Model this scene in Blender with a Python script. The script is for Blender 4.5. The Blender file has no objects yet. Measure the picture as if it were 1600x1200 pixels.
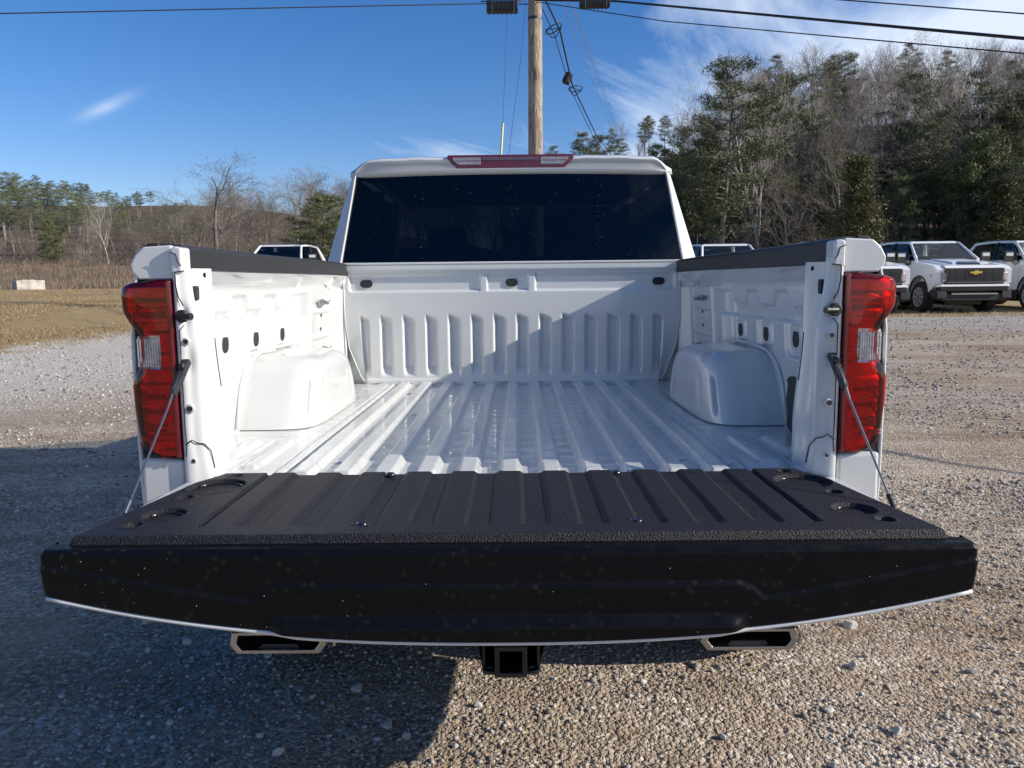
import bpy, math, random
import numpy as np
from mathutils import Vector, Matrix, Euler
random.seed(7); rng = np.random.default_rng(7)
C = bpy.context.scene
COL = C.collection
PI = math.pi

# ------------------------------------------------------------------ camera, sky, sun, exposure
RAKE = math.radians(-1.0)                      # the pickup stands nose-down on its springs
PIV = Vector((0, 2.95, 0))
MT = Matrix.Translation(PIV) @ Matrix.Rotation(RAKE, 4, 'X') @ Matrix.Translation(-PIV)

def set_camera():
    pitch, yaw, roll = math.radians(7.0276), math.radians(0.3577), math.radians(0.6)
    cp, sp, cy, sy = math.cos(pitch), math.sin(pitch), math.cos(yaw), math.sin(yaw)
    fwd = Vector((-sy*cp, cy*cp, -sp)); right = Vector((cy, sy, 0)); up = right.cross(fwd)
    c, s = math.cos(roll), math.sin(roll)
    r2 = c*right - s*up; u2 = s*right + c*up
    M = Matrix.Identity(4)
    for i in range(3):
        M[i][0] = r2[i]; M[i][1] = u2[i]; M[i][2] = -fwd[i]
    M.translation = Vector((0.02, 0, 1.356))
    cam = bpy.data.cameras.new('camera'); cam.sensor_width = 36; cam.lens = 27.0
    cam.clip_start = 0.05; cam.clip_end = 5000
    o = bpy.data.objects.new('camera', cam); COL.objects.link(o)
    o.matrix_world = MT @ M
    C.camera = o
set_camera()

SUN = Vector((2.04, -0.38, 1.0)).normalized()  # towards the sun
SUN_EL = math.asin(SUN.z)
SUN_AZ = math.atan2(SUN.x, SUN.y)              # clockwise from +Y
C.view_settings.view_transform = 'Standard'; C.view_settings.look = 'None'
C.view_settings.exposure = 0.50; C.view_settings.gamma = 1.0; C.view_settings.use_curve_mapping = False

def make_world():
    w = bpy.data.worlds.new('World'); C.world = w; w.use_nodes = True
    nt = w.node_tree; N = nt.nodes; L = nt.links; N.clear()
    out = N.new('ShaderNodeOutputWorld'); bg = N.new('ShaderNodeBackground'); bg.inputs['Strength'].default_value = 0.082
    sky = N.new('ShaderNodeTexSky'); sky.sky_type = 'NISHITA'; sky.sun_disc = False
    sky.sun_elevation = SUN_EL; sky.sun_rotation = SUN_AZ
    sky.altitude = 200; sky.air_density = 1.0; sky.dust_density = 0.15; sky.ozone_density = 2.6
    tc = N.new('ShaderNodeTexCoord'); sep = N.new('ShaderNodeSeparateXYZ'); L.new(tc.outputs['Generated'], sep.inputs[0])
    def m(op, a, b=None, c=None):
        n = N.new('ShaderNodeMath'); n.operation = op
        for i, v in enumerate((a, b, c)):
            if v is None: continue
            if isinstance(v, (int, float)): n.inputs[i].default_value = v
            else: L.new(v, n.inputs[i])
        return n.outputs[0]
    den = m('ADD', m('MAXIMUM', sep.outputs[2], 0.0), 0.12)
    u = m('DIVIDE', sep.outputs[0], den); v = m('DIVIDE', sep.outputs[1], den)
    # long wisps run from lower left to upper right
    a = math.radians(62)
    ur = m('ADD', m('MULTIPLY', u, math.cos(a)), m('MULTIPLY', v, math.sin(a)))
    vr = m('ADD', m('MULTIPLY', u, -math.sin(a)), m('MULTIPLY', v, math.cos(a)))
    cmb = N.new('ShaderNodeCombineXYZ'); L.new(m('MULTIPLY', ur, 0.38), cmb.inputs[0]); L.new(vr, cmb.inputs[1])
    n1 = N.new('ShaderNodeTexNoise'); n1.inputs['Scale'].default_value = 1.5; n1.inputs['Detail'].default_value = 9
    n1.inputs['Roughness'].default_value = 0.62; n1.inputs['Distortion'].default_value = 0.7
    L.new(cmb.outputs[0], n1.inputs['Vector'])
    cm2 = N.new('ShaderNodeCombineXYZ'); L.new(u, cm2.inputs[0]); L.new(v, cm2.inputs[1]); cm2.inputs[2].default_value = 3.3
    n2 = N.new('ShaderNodeTexNoise'); n2.inputs['Scale'].default_value = 0.42; n2.inputs['Detail'].default_value = 3
    L.new(cm2.outputs[0], n2.inputs['Vector'])
    # the cloud field lies to the right of the pole, thinning out to the left
    side = m('MULTIPLY_ADD', sep.outputs[0], 0.9, 0.06)
    side = m('MINIMUM', m('MAXIMUM', side, -0.12), 0.26)
    dens = m('ADD', m('ADD', m('MULTIPLY', n1.outputs[0], 0.9), m('MULTIPLY', n2.outputs[0], 0.55)), side)
    dens = m('SUBTRACT', dens, 0.835)
    dens = m('MULTIPLY', m('MAXIMUM', dens, 0.0), 3.0)
    # one short wisp low in the left sky
    wx = m('SUBTRACT', sep.outputs[0], -0.446); wz = m('SUBTRACT', sep.outputs[2], 0.189)
    wa = m('ADD', m('MULTIPLY', wx, 0.87), m('MULTIPLY', wz, 0.50)); wb = m('SUBTRACT', m('MULTIPLY', wz, 0.87), m('MULTIPLY', wx, 0.50))
    e1 = m('MULTIPLY', m('MULTIPLY', wa, wa), -1/0.026**2); e2 = m('MULTIPLY', m('MULTIPLY', wb, wb), -1/0.0055**2)
    wis = m('MULTIPLY', m('POWER', 2.718, m('ADD', e1, e2)), m('MULTIPLY', n1.outputs[0], 0.8))
    wis = m('MULTIPLY', wis, m('GREATER_THAN', sep.outputs[1], 0.0))
    dens = m('MINIMUM', m('ADD', dens, wis), 0.80)
    mix = N.new('ShaderNodeMix'); mix.data_type = 'RGBA'
    L.new(dens, mix.inputs[0]); 
    tint = N.new('ShaderNodeMix'); tint.data_type = 'RGBA'; tint.blend_type = 'MULTIPLY'; tint.inputs[0].default_value = 1.0
    hsv = N.new('ShaderNodeHueSaturation'); hsv.inputs['Saturation'].default_value = 1.32; L.new(sky.outputs[0], hsv.inputs['Color'])
    L.new(hsv.outputs[0], tint.inputs[6]); tint.inputs[7].default_value = (1.02, 0.98, 1.20, 1)
    L.new(tint.outputs[2], mix.inputs[6]); mix.inputs[7].default_value = (8.2, 9.0, 10.2, 1)
    L.new(mix.outputs[2], bg.inputs['Color']); L.new(bg.outputs[0], out.inputs[0])
make_world()
sl = bpy.data.lights.new('sun', 'SUN'); sl.energy = 4.4; sl.angle = math.radians(0.5); sl.color = (1.0, 0.92, 0.80)
so = bpy.data.objects.new('sun', sl); COL.objects.link(so)
so.rotation_euler = SUN.to_track_quat('Z', 'Y').to_euler()

# ------------------------------------------------------------------ materials
def nmat(name):
    m = bpy.data.materials.new(name); m.use_nodes = True
    nt = m.node_tree; b = nt.nodes['Principled BSDF']
    return m, nt, b
def noise(nt, scale, detail=4, rough=0.55, vec=None, dist=0.0):
    n = nt.nodes.new('ShaderNodeTexNoise'); n.inputs['Scale'].default_value = scale
    n.inputs['Detail'].default_value = detail; n.inputs['Roughness'].default_value = rough
    n.inputs['Distortion'].default_value = dist
    if vec is not None: nt.links.new(vec, n.inputs['Vector'])
    return n
def ramp(nt, fac, stops):
    r = nt.nodes.new('ShaderNodeValToRGB'); nt.links.new(fac, r.inputs[0])
    e = r.color_ramp.elements
    while len(e) < len(stops): e.new(0.5)
    for k, (p, c) in enumerate(stops):
        e[k].position = p; e[k].color = (*c, 1) if len(c) == 3 else c
    return r
def ocoord(nt, scale=(1, 1, 1)):
    tc = nt.nodes.new('ShaderNodeTexCoord'); mp = nt.nodes.new('ShaderNodeMapping')
    nt.links.new(tc.outputs['Object'], mp.inputs[0]); mp.inputs['Scale'].default_value = scale
    return mp.outputs[0]
def bump(nt, b, h, strength, dist=0.01, prev=None):
    n = nt.nodes.new('ShaderNodeBump'); n.inputs['Strength'].default_value = strength; n.inputs['Distance'].default_value = dist
    nt.links.new(h, n.inputs['Height'])
    if prev is not None: nt.links.new(prev, n.inputs['Normal'])
    nt.links.new(n.outputs[0], b.inputs['Normal']); return n.outputs[0]
def simple(name, col, rough=0.5, metal=0.0, coat=0.0, var=0.12, scale=20, bmp=0.0, bscale=200, spec=0.5):
    m, nt, b = nmat(name)
    v = ocoord(nt)
    n = noise(nt, scale, 5, 0.6, v)
    lo = tuple(c*(1-var) for c in col); hi = tuple(min(1, c*(1+var)) for c in col)
    r = ramp(nt, n.outputs[0], [(0.3, lo), (0.7, hi)])
    nt.links.new(r.outputs[0], b.inputs['Base Color'])
    b.inputs['Roughness'].default_value = rough; b.inputs['Metallic'].default_value = metal
    b.inputs['Coat Weight'].default_value = coat; b.inputs['Coat Roughness'].default_value = 0.04
    b.inputs['Specular IOR Level'].default_value = spec
    if bmp > 0:
        n2 = noise(nt, bscale, 3, 0.6, v); bump(nt, b, n2.outputs[0], bmp, 0.002)
    return m

def paint(name, col=(0.625, 0.638, 0.635), wet=0.0, ripple=0.0):
    m, nt, b = nmat(name)
    v = ocoord(nt)
    n = noise(nt, 3.0, 5, 0.6, v)
    r = ramp(nt, n.outputs[0], [(0.3, tuple(c*0.97 for c in col)), (0.7, col)])
    nt.links.new(r.outputs[0], b.inputs['Base Color'])
    b.inputs['Roughness'].default_value = 0.32; b.inputs['Coat Weight'].default_value = 1.0
    b.inputs['Coat Roughness'].default_value = 0.035; b.inputs['Specular IOR Level'].default_value = 0.35
    n3 = noise(nt, 55, 2, 0.5, v)            # orange peel
    prev = bump(nt, b, n3.outputs[0], 0.05, 0.002)
    if ripple > 0:
        v2 = ocoord(nt, (9, 70, 9))
        n4 = noise(nt, 1.0, 3, 0.6, v2, 0.4)
        r4 = ramp(nt, n4.outputs[0], [(0.52, (0, 0, 0)), (0.66, (1, 1, 1))])
        prev = bump(nt, b, r4.outputs[0], ripple, 0.003, prev)
        nd = noise(nt, 90, 2, 0.5, ocoord(nt)); rd = ramp(nt, nd.outputs[0], [(0.66, (0, 0, 0)), (0.72, (1, 1, 1))])
        prev = bump(nt, b, rd.outputs[0], 0.25, 0.0015, prev)
        # the thin film of dirt left where water dried
        nm = noise(nt, 9, 5, 0.65, ocoord(nt, (1, 1, 1)))
        rm = ramp(nt, nm.outputs[0], [(0.45, (1, 1, 1)), (0.75, (0.86, 0.85, 0.82))])
        mx = nt.nodes.new('ShaderNodeMix'); mx.data_type = 'RGBA'; mx.blend_type = 'MULTIPLY'; mx.inputs[0].default_value = 0.8
        nt.links.new(r.outputs[0], mx.inputs[6]); nt.links.new(rm.outputs[0], mx.inputs[7])
        nt.links.new(mx.outputs[2], b.inputs['Base Color'])
    nt.links.new(prev, b.inputs['Coat Normal'])
    return m

def tinted(name, tint, gloss=0.08, rough=0.0, refl=1.0):
    m = bpy.data.materials.new(name); m.use_nodes = True; nt = m.node_tree; N = nt.nodes; N.clear()
    out = N.new('ShaderNodeOutputMaterial'); t = N.new('ShaderNodeBsdfTransparent'); g = N.new('ShaderNodeBsdfGlossy')
    t.inputs[0].default_value = (*tint, 1); g.inputs['Roughness'].default_value = rough
    v = ocoord(nt); n = noise(nt, 40, 3, 0.5, v)
    r = ramp(nt, n.outputs[0], [(0.3, (0.93*refl,)*3), (0.7, (refl,)*3)]); nt.links.new(r.outputs[0], g.inputs['Color'])
    lw = N.new('ShaderNodeFresnel'); lw.inputs['IOR'].default_value = 1.5
    mx = N.new('ShaderNodeMixShader'); nt.links.new(lw.outputs[0], mx.inputs[0])
    nt.links.new(t.outputs[0], mx.inputs[1]); nt.links.new(g.outputs[0], mx.inputs[2]); nt.links.new(mx.outputs[0], out.inputs[0])
    return m

M = {}
M['paint'] = paint('white_paint')
M['bedpaint'] = paint('white_bed_paint', ripple=0.0)
M['fleetpaint'] = paint('bright_white_paint', (0.80, 0.81, 0.80))
M['floorpaint'] = paint('white_floor_paint', ripple=0.28)
M['blackplastic'] = simple('black_plastic', (0.022, 0.023, 0.026), 0.55, bmp=0.15, bscale=400)
M['blackgloss'] = simple('black_gloss_plastic', (0.012, 0.012, 0.014), 0.15, coat=0.6)
M['rubber'] = simple('rubber', (0.02, 0.02, 0.02), 0.85, bmp=0.3, bscale=80)
M['chrome'] = simple('satin_chrome', (0.42, 0.41, 0.40), 0.24, metal=1.0)
M['alu'] = simple('painted_alloy', (0.50, 0.50, 0.51), 0.35, metal=0.3)
M['steel'] = simple('cable_steel', (0.28, 0.27, 0.265), 0.35, metal=1.0)
M['darksteel'] = simple('dark_steel', (0.07, 0.07, 0.07), 0.4, metal=0.8)
M['blackmetal'] = simple('black_coated_steel', (0.012, 0.012, 0.012), 0.45)
M['void'] = simple('cavity_black', (0.006, 0.006, 0.007), 0.9)
M['plug'] = simple('dark_grey_plug', (0.02, 0.022, 0.026), 0.7)
M['interior'] = simple('dark_cabin_cloth', (0.02, 0.02, 0.022), 0.9)
M['glass'] = tinted('tinted_glass', (0.017, 0.018, 0.016))
M['wglass'] = tinted('windscreen_glass', (0.60, 0.68, 0.66))
M['sglass'] = tinted('side_glass', (0.015, 0.018, 0.024), refl=0.12)
M['redlens'] = tinted('red_lens', (0.80, 0.005, 0.016), 0.1, 0.02)
M['clearlens'] = tinted('clear_lens', (0.86, 0.86, 0.88), 0.1, 0.03)
M['reflector'] = simple('lamp_reflector', (0.75, 0.75, 0.75), 0.25, metal=0.85, var=0.3, scale=60, bmp=0.8, bscale=130)
M['lampdark'] = simple('lamp_dark_insert', (0.40, 0.34, 0.34), 0.25, metal=0.5, var=0.7, scale=140, bmp=0.8, bscale=220)
M['brakered'] = simple('dark_red_lamp', (0.13, 0.004, 0.012), 0.12, coat=1.0)
M['gold'] = simple('gold_emblem', (0.75, 0.50, 0.14), 0.3, metal=0.9)
M['paper'] = simple('white_paper_tag', (0.8, 0.8, 0.78), 0.7)
M['block'] = simple('weathered_concrete', (0.42, 0.39, 0.34), 0.9, var=0.45, scale=3, bmp=0.5, bscale=30)
M['yellow'] = simple('pale_yellow_plastic', (0.62, 0.60, 0.30), 0.5)
M['wire'] = simple('black_cable', (0.015, 0.015, 0.018), 0.6)
M['greywire'] = simple('grey_wire', (0.22, 0.23, 0.25), 0.5)

def liner_mat():
    m, nt, b = nmat('textured_black_liner')
    v = ocoord(nt)
    n = noise(nt, 420, 3, 0.7, v); vo = nt.nodes.new('ShaderNodeTexVoronoi'); vo.inputs['Scale'].default_value = 380
    nt.links.new(v, vo.inputs['Vector'])
    r = ramp(nt, n.outputs[0], [(0.40, (0.008, 0.008, 0.011)), (0.58, (0.020, 0.020, 0.026)), (0.66, (0.085, 0.085, 0.10))])
    nt.links.new(r.outputs[0], b.inputs['Base Color']); b.inputs['Roughness'].default_value = 0.5; b.inputs['Specular IOR Level'].default_value = 0.2
    bump(nt, b, vo.outputs['Distance'], 0.75, 0.0025)
    return m
M['liner'] = liner_mat()

def cap_mat():
    m, nt, b = nmat('wet_black_cap')
    v = ocoord(nt)
    vo = nt.nodes.new('ShaderNodeTexVoronoi'); vo.inputs['Scale'].default_value = 46; vo.inputs['Randomness'].default_value = 1.0
    nt.links.new(v, vo.inputs['Vector'])
    r = ramp(nt, vo.outputs['Distance'], [(0.0, (0.019, 0.0175, 0.016)), (0.20, (0.015, 0.014, 0.0135)), (0.27, (0.0045, 0.005, 0.007))])
    n0 = noise(nt, 12, 4, 0.6, v); r0 = ramp(nt, n0.outputs[0], [(0.42, (0, 0, 0)), (0.6, (1, 1, 1))])
    mx = nt.nodes.new('ShaderNodeMix'); mx.data_type = 'RGBA'; nt.links.new(r0.outputs[0], mx.inputs[0])
    mx.inputs[6].default_value = (0.0045, 0.005, 0.007, 1); nt.links.new(r.outputs[0], mx.inputs[7])
    nt.links.new(mx.outputs[2], b.inputs['Base Color'])
    n1 = noise(nt, 25, 5, 0.7, v); b.inputs['Specular IOR Level'].default_value = 0.14
    rr = ramp(nt, n1.outputs[0], [(0.35, (0.22,)*3), (0.7, (0.5,)*3)])
    nt.links.new(rr.outputs[0], b.inputs['Roughness'])
    n2 = noise(nt, 70, 4, 0.6, v); bump(nt, b, n2.outputs[0], 0.12, 0.002)
    return m
M['cap'] = cap_mat()

def bark_mat(name, lo, hi, scale=8):
    m, nt, b = nmat(name)
    v = ocoord(nt, (1, 1, 0.15)); n = noise(nt, scale, 6, 0.7, v)
    info = nt.nodes.new('ShaderNodeObjectInfo')
    r = ramp(nt, n.outputs[0], [(0.3, lo), (0.7, hi)])
    hs = nt.nodes.new('ShaderNodeHueSaturation'); nt.links.new(r.outputs[0], hs.inputs['Color'])
    mr = nt.nodes.new('ShaderNodeMapRange'); nt.links.new(info.outputs['Random'], mr.inputs[0])
    mr.inputs[3].default_value = 0.65; mr.inputs[4].default_value = 1.35
    nt.links.new(mr.outputs[0], hs.inputs['Value'])
    nt.links.new(hs.outputs[0], b.inputs['Base Color']); b.inputs['Roughness'].default_value = 0.9
    bump(nt, b, n.outputs[0], 0.6, 0.02)
    return m
M['bark'] = bark_mat('grey_bark', (0.11, 0.095, 0.08), (0.33, 0.29, 0.245))
M['palebark'] = bark_mat('pale_bark', (0.30, 0.27, 0.23), (0.50, 0.46, 0.40))
M['twig'] = bark_mat('twigs', (0.13, 0.105, 0.09), (0.30, 0.26, 0.22))
M['browntwig'] = bark_mat('brown_twigs', (0.13, 0.09, 0.07), (0.24, 0.175, 0.135))
def leaf_mat(name, a, b_):
    m, nt, b = nmat(name)
    g = nt.nodes.new('ShaderNodeNewGeometry'); info = nt.nodes.new('ShaderNodeObjectInfo')
    r = ramp(nt, g.outputs['Random Per Island'], [(0.0, a), (1.0, b_)])
    hs = nt.nodes.new('ShaderNodeHueSaturation'); nt.links.new(r.outputs[0], hs.inputs['Color'])
    mr = nt.nodes.new('ShaderNodeMapRange'); nt.links.new(info.outputs['Random'], mr.inputs[0])
    mr.inputs[3].default_value = 0.7; mr.inputs[4].default_value = 1.3
    nt.links.new(mr.outputs[0], hs.inputs['Value'])
    nt.links.new(hs.outputs[0], b.inputs['Base Color']); b.inputs['Roughness'].default_value = 0.6
    return m
M['pine'] = leaf_mat('pine_needles', (0.04, 0.058, 0.018), (0.17, 0.185, 0.065))
M['farpine'] = leaf_mat('far_pine_needles', (0.06, 0.078, 0.03), (0.17, 0.185, 0.08))
M['cedar'] = leaf_mat('cedar_foliage', (0.04, 0.046, 0.014), (0.13, 0.122, 0.04))
M['drygrass'] = leaf_mat('dry_grass', (0.20, 0.135, 0.065), (0.50, 0.38, 0.22))
M['weeds'] = leaf_mat('brown_weeds', (0.12, 0.088, 0.06), (0.29, 0.22, 0.155))
M['leaflitter'] = leaf_mat('brush_leaves', (0.07, 0.05, 0.03), (0.18, 0.12, 0.07))

# ------------------------------------------------------------------ mesh helpers
def link(name, me, mat, parent=None, smooth=True):
    o = bpy.data.objects.new(name, me); COL.objects.link(o)
    if mat is not None and not me.materials: me.materials.append(mat)
    if parent is not None: o.parent = parent
    return o
def mesh(name, V, F, mat, parent=None, smooth=False, edges=None):
    me = bpy.data.meshes.new(name)
    me.from_pydata([tuple(map(float, v)) for v in V], edges or [], [tuple(f) for f in F])
    me.update()
    if smooth: me.polygons.foreach_set('use_smooth', [True]*len(me.polygons))
    return link(name, me, mat, parent)
def fast_mesh(name, V, F, mat, parent=None, smooth=False):
    """V (n,3), F (m,k) arrays, all faces the same size"""
    V = np.asarray(V, np.float32); F = np.asarray(F, np.int32)
    me = bpy.data.meshes.new(name); k = F.shape[1]
    me.vertices.add(len(V)); me.vertices.foreach_set('co', V.ravel())
    me.loops.add(F.size); me.loops.foreach_set('vertex_index', F.ravel())
    me.polygons.add(len(F)); me.polygons.foreach_set('loop_start', np.arange(0, F.size, k, dtype=np.int32))
    me.polygons.foreach_set('loop_total', np.full(len(F), k, np.int32))
    if smooth: me.polygons.foreach_set('use_smooth', np.ones(len(F), bool))
    me.update(calc_edges=True); me.validate()
    return link(name, me, mat, parent)
def grid(name, P, mat, parent=None, flip=False, smooth=True, closed=False):
    """P (nu,nv,3) surface"""
    nu, nv = P.shape[:2]
    i = np.arange(nu*nv).reshape(nu, nv)
    if closed: i = np.concatenate([i, i[:1]], 0)
    a, b, c, d = i[:-1, :-1].ravel(), i[1:, :-1].ravel(), i[1:, 1:].ravel(), i[:-1, 1:].ravel()
    F = np.stack([a, b, c, d], 1)
    if flip: F = F[:, ::-1]
    return fast_mesh(name, P.reshape(-1, 3), F, mat, parent, smooth)
def bevel(o, w=0.005, seg=2, ang=30):
    m = o.modifiers.new('bevel', 'BEVEL'); m.width = w; m.segments = seg; m.limit_method = 'ANGLE'; m.angle_limit = math.radians(ang)
    o.data.polygons.foreach_set('use_smooth', [True]*len(o.data.polygons))
    m.harden_normals = True
    return o
class MB:
    def __init__(s): s.V = []; s.F = []
    def add(s, V, F):
        n = len(s.V); s.V += [tuple(v) for v in V]; s.F += [tuple(n+i for i in f) for f in F]; return s
    def box(s, x0, x1, y0, y1, z0, z1):
        return s.hexa([(x0, y0, z0), (x1, y0, z0), (x1, y1, z0), (x0, y1, z0), (x0, y0, z1), (x1, y0, z1), (x1, y1, z1), (x0, y1, z1)])
    def hexa(s, v):
        return s.add(v, [(3, 2, 1, 0), (4, 5, 6, 7), (0, 1, 5, 4), (1, 2, 6, 5), (2, 3, 7, 6), (3, 0, 4, 7)])
    def prism(s, pts, axis, a, b):
        n = len(pts)
        def mk(p, t):
            return {'x': (t, p[0], p[1]), 'y': (p[0], t, p[1]), 'z': (p[0], p[1], t)}[axis]
        V = [mk(p, a) for p in pts]+[mk(p, b) for p in pts]
        F = [tuple(range(n))[::-1], tuple(range(n, 2*n))]+[(i, (i+1) % n, n+(i+1) % n, n+i) for i in range(n)]
        return s.add(V, F)
    def tube(s, path, r, n=8, cap=True):
        path = [Vector(p) for p in path]; rs = r if hasattr(r, '__len__') else [r]*len(path)
        V = []; F = []
        ref = None
        for k, p in enumerate(path):
            t = (path[min(k+1, len(path)-1)]-path[max(k-1, 0)]).normalized()
            if ref is None:
                ref = Vector((0, 0, 1)) if abs(t.z) < 0.9 else Vector((1, 0, 0))
            u = t.cross(ref).normalized(); w = u.cross(t).normalized(); ref = w
            for q in range(n):
                an = 2*PI*q/n; V.append(p+(u*math.cos(an)+w*math.sin(an))*rs[k])
        for k in range(len(path)-1):
            for q in range(n):
                a = k*n+q; b = k*n+(q+1) % n; F.append((a, b, b+n, a+n))
        if cap: F += [tuple(range(n))[::-1], tuple(range((len(path)-1)*n, len(path)*n))]
        return s.add(V, F)
    def lathe(s, prof, c, axis='x', n=32):
        """prof (r, t) pairs revolved about axis through c"""
        V = []; F = []
        for r, t in prof:
            for q in range(n):
                an = 2*PI*q/n; a, b = r*math.cos(an), r*math.sin(an)
                d = {'x': (t, a, b), 'y': (a, t, b), 'z': (a, b, t)}[axis]
                V.append((c[0]+d[0], c[1]+d[1], c[2]+d[2]))
        m = len(prof)
        for k in range(m-1):
            for q in range(n):
                a = k*n+q; b = k*n+(q+1) % n; F.append((a, b, b+n, a+n))
        F += [tuple(range(n))[::-1], tuple(range((m-1)*n, m*n))]
        return s.add(V, F)
    def mirror(s):
        s.V = [(-v[0], v[1], v[2]) for v in s.V]; s.F = [f[::-1] for f in s.F]; return s
    def build(s, name, mat, parent=None, smooth=False, bev=0, seg=2, fix=True):
        o = mesh(name, s.V, s.F, mat, parent, smooth)
        if fix:
            import bmesh
            bm = bmesh.new(); bm.from_mesh(o.data); bmesh.ops.recalc_face_normals(bm, faces=bm.faces); bm.to_mesh(o.data); bm.free()
        if bev: bevel(o, bev, seg)
        return o
def tag(o, label=None, cat=None, group=None, kind=None):
    if label: o['label'] = label
    if cat: o['category'] = cat
    if group: o['group'] = group
    if kind: o['kind'] = kind
    return o
def empty(name, loc=(0, 0, 0), rz=0.0):
    o = bpy.data.objects.new(name, None); o.location = loc; o.rotation_euler = (0, 0, rz); COL.objects.link(o); o.empty_display_size = 0.2; return o
def copy_tree(o, parent=None):
    c = o.copy(); COL.objects.link(c); c.parent = parent
    for ch in [x for x in bpy.data.objects if x.parent == o]: copy_tree(ch, c)
    return c
def ss(a, b, x):
    t = np.clip((np.asarray(x, float)-a)/(b-a), 0, 1); return t*t*(3-2*t)
def bandf(x, a, b, s=0.006):
    """1 inside [a,b] with soft edges s wide"""
    return ss(a-s/2, a+s/2, x)*(1-ss(b-s/2, b+s/2, x))
def rrect(x, y, x0, x1, y0, y1, r=0.02, s=0.008):
    """soft rounded rectangle mask"""
    cx, cy, hx, hy = (x0+x1)/2, (y0+y1)/2, (x1-x0)/2-r, (y1-y0)/2-r
    dx = np.maximum(np.abs(x-cx)-hx, 0); dy = np.maximum(np.abs(y-cy)-hy, 0)
    d = np.sqrt(dx*dx+dy*dy)-r
    return 1-ss(-s/2, s/2, d)
def vnoise(x, y, seed=0):
    """smooth value noise on arrays"""
    x = np.asarray(x, float); y = np.asarray(y, float)
    xi = np.floor(x).astype(np.int64); yi = np.floor(y).astype(np.int64); fx = x-xi; fy = y-yi
    fx = fx*fx*(3-2*fx); fy = fy*fy*(3-2*fy)
    def h(a, b):
        n = (a*374761393+b*668265263+seed*974711) & 0x7fffffff
        n = ((n ^ (n >> 13))*1274126177) & 0x7fffffff
        return ((n ^ (n >> 16)) & 0xffff)/65535.0
    return (h(xi, yi)*(1-fx)+h(xi+1, yi)*fx)*(1-fy)+(h(xi, yi+1)*(1-fx)+h(xi+1, yi+1)*fx)*fy
def fbm(x, y, o=4, seed=0):
    s = 0; a = 0.5
    for k in range(o): s = s+a*vnoise(x*2**k, y*2**k, seed+k); a /= 2
    return s

def surf_x(P, y, z):
    """|x| of a wall surface grid at y, z"""
    d = (P[..., 1]-y)**2+(P[..., 2]-z)**2
    return float(abs(P.reshape(-1, 3)[d.argmin(), 0]))

# ------------------------------------------------------------------ terrain
def right_base(x):   # where the wooded hillside starts on the right
    return np.interp(x, [-4, 2, 6, 10, 14, 20, 30, 60, 120], [120, 100, 72, 48, 37, 32, 30, 24, 16])
def edge_x(y):       # gravel to grass
    return -7.8+0.375*(np.minimum(y, 34)-15.4)+np.maximum(y-34, 0)*0.1
def ground_z(x, y):
    x = np.asarray(x, float); y = np.asarray(y, float)
    left = 1-ss(-13, -3, x)
    z = 0.28*ss(8, 20, y)+left*(0.52*ss(9, 20, y))+0.16*(1-ss(-18, -11, x))*ss(12, 20, y)
    z = z+2.2*ss(42, 85, y)*(1-ss(-20, 5, x)*0.3)
    d = y-right_base(x)
    z = z+(13+4*ss(10, 60, x))*ss(0, 62, d)*ss(-6, 4, x)
    z = z+14*np.exp(-(((x+150)/75)**2+((y-225)/70)**2))+8*np.exp(-(((x+70)/45)**2+((y-210)/60)**2))
    z = z+6*ss(120, 260, y)
    z = z+0.5*ss(40, 120, y)*(fbm(x*0.08, y*0.08, 3, 5)-0.5)*2
    return z
def micro(x, y):
    near = 1-ss(14, 30, np.abs(y))
    m = 0.028*(fbm(x*1.1, y*1.1, 4, 11)-0.47)+0.015*(fbm(x*6, y*6, 3, 21)-0.45)
    # worn wheel ruts curving across the lot
    t = y+0.62*x-0.035*x*x                                  # tyre tracks sweep round the tail of the pickup
    v_ = t+0.25*fbm(x*0.3, y*0.3, 2, 91)
    tread = (0.5+0.5*np.sin(v_*58))*(fbm(x*0.8+3, v_*0.9, 3, 93) > 0.50)
    m = m-0.007*tread*ss(0.3, 1.6, x)+0.012*(vnoise(x*0.7+y*0.3, v_*3.1, 95)-0.5)*ss(-0.5, 1.5, x)
    return m*near

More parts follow.
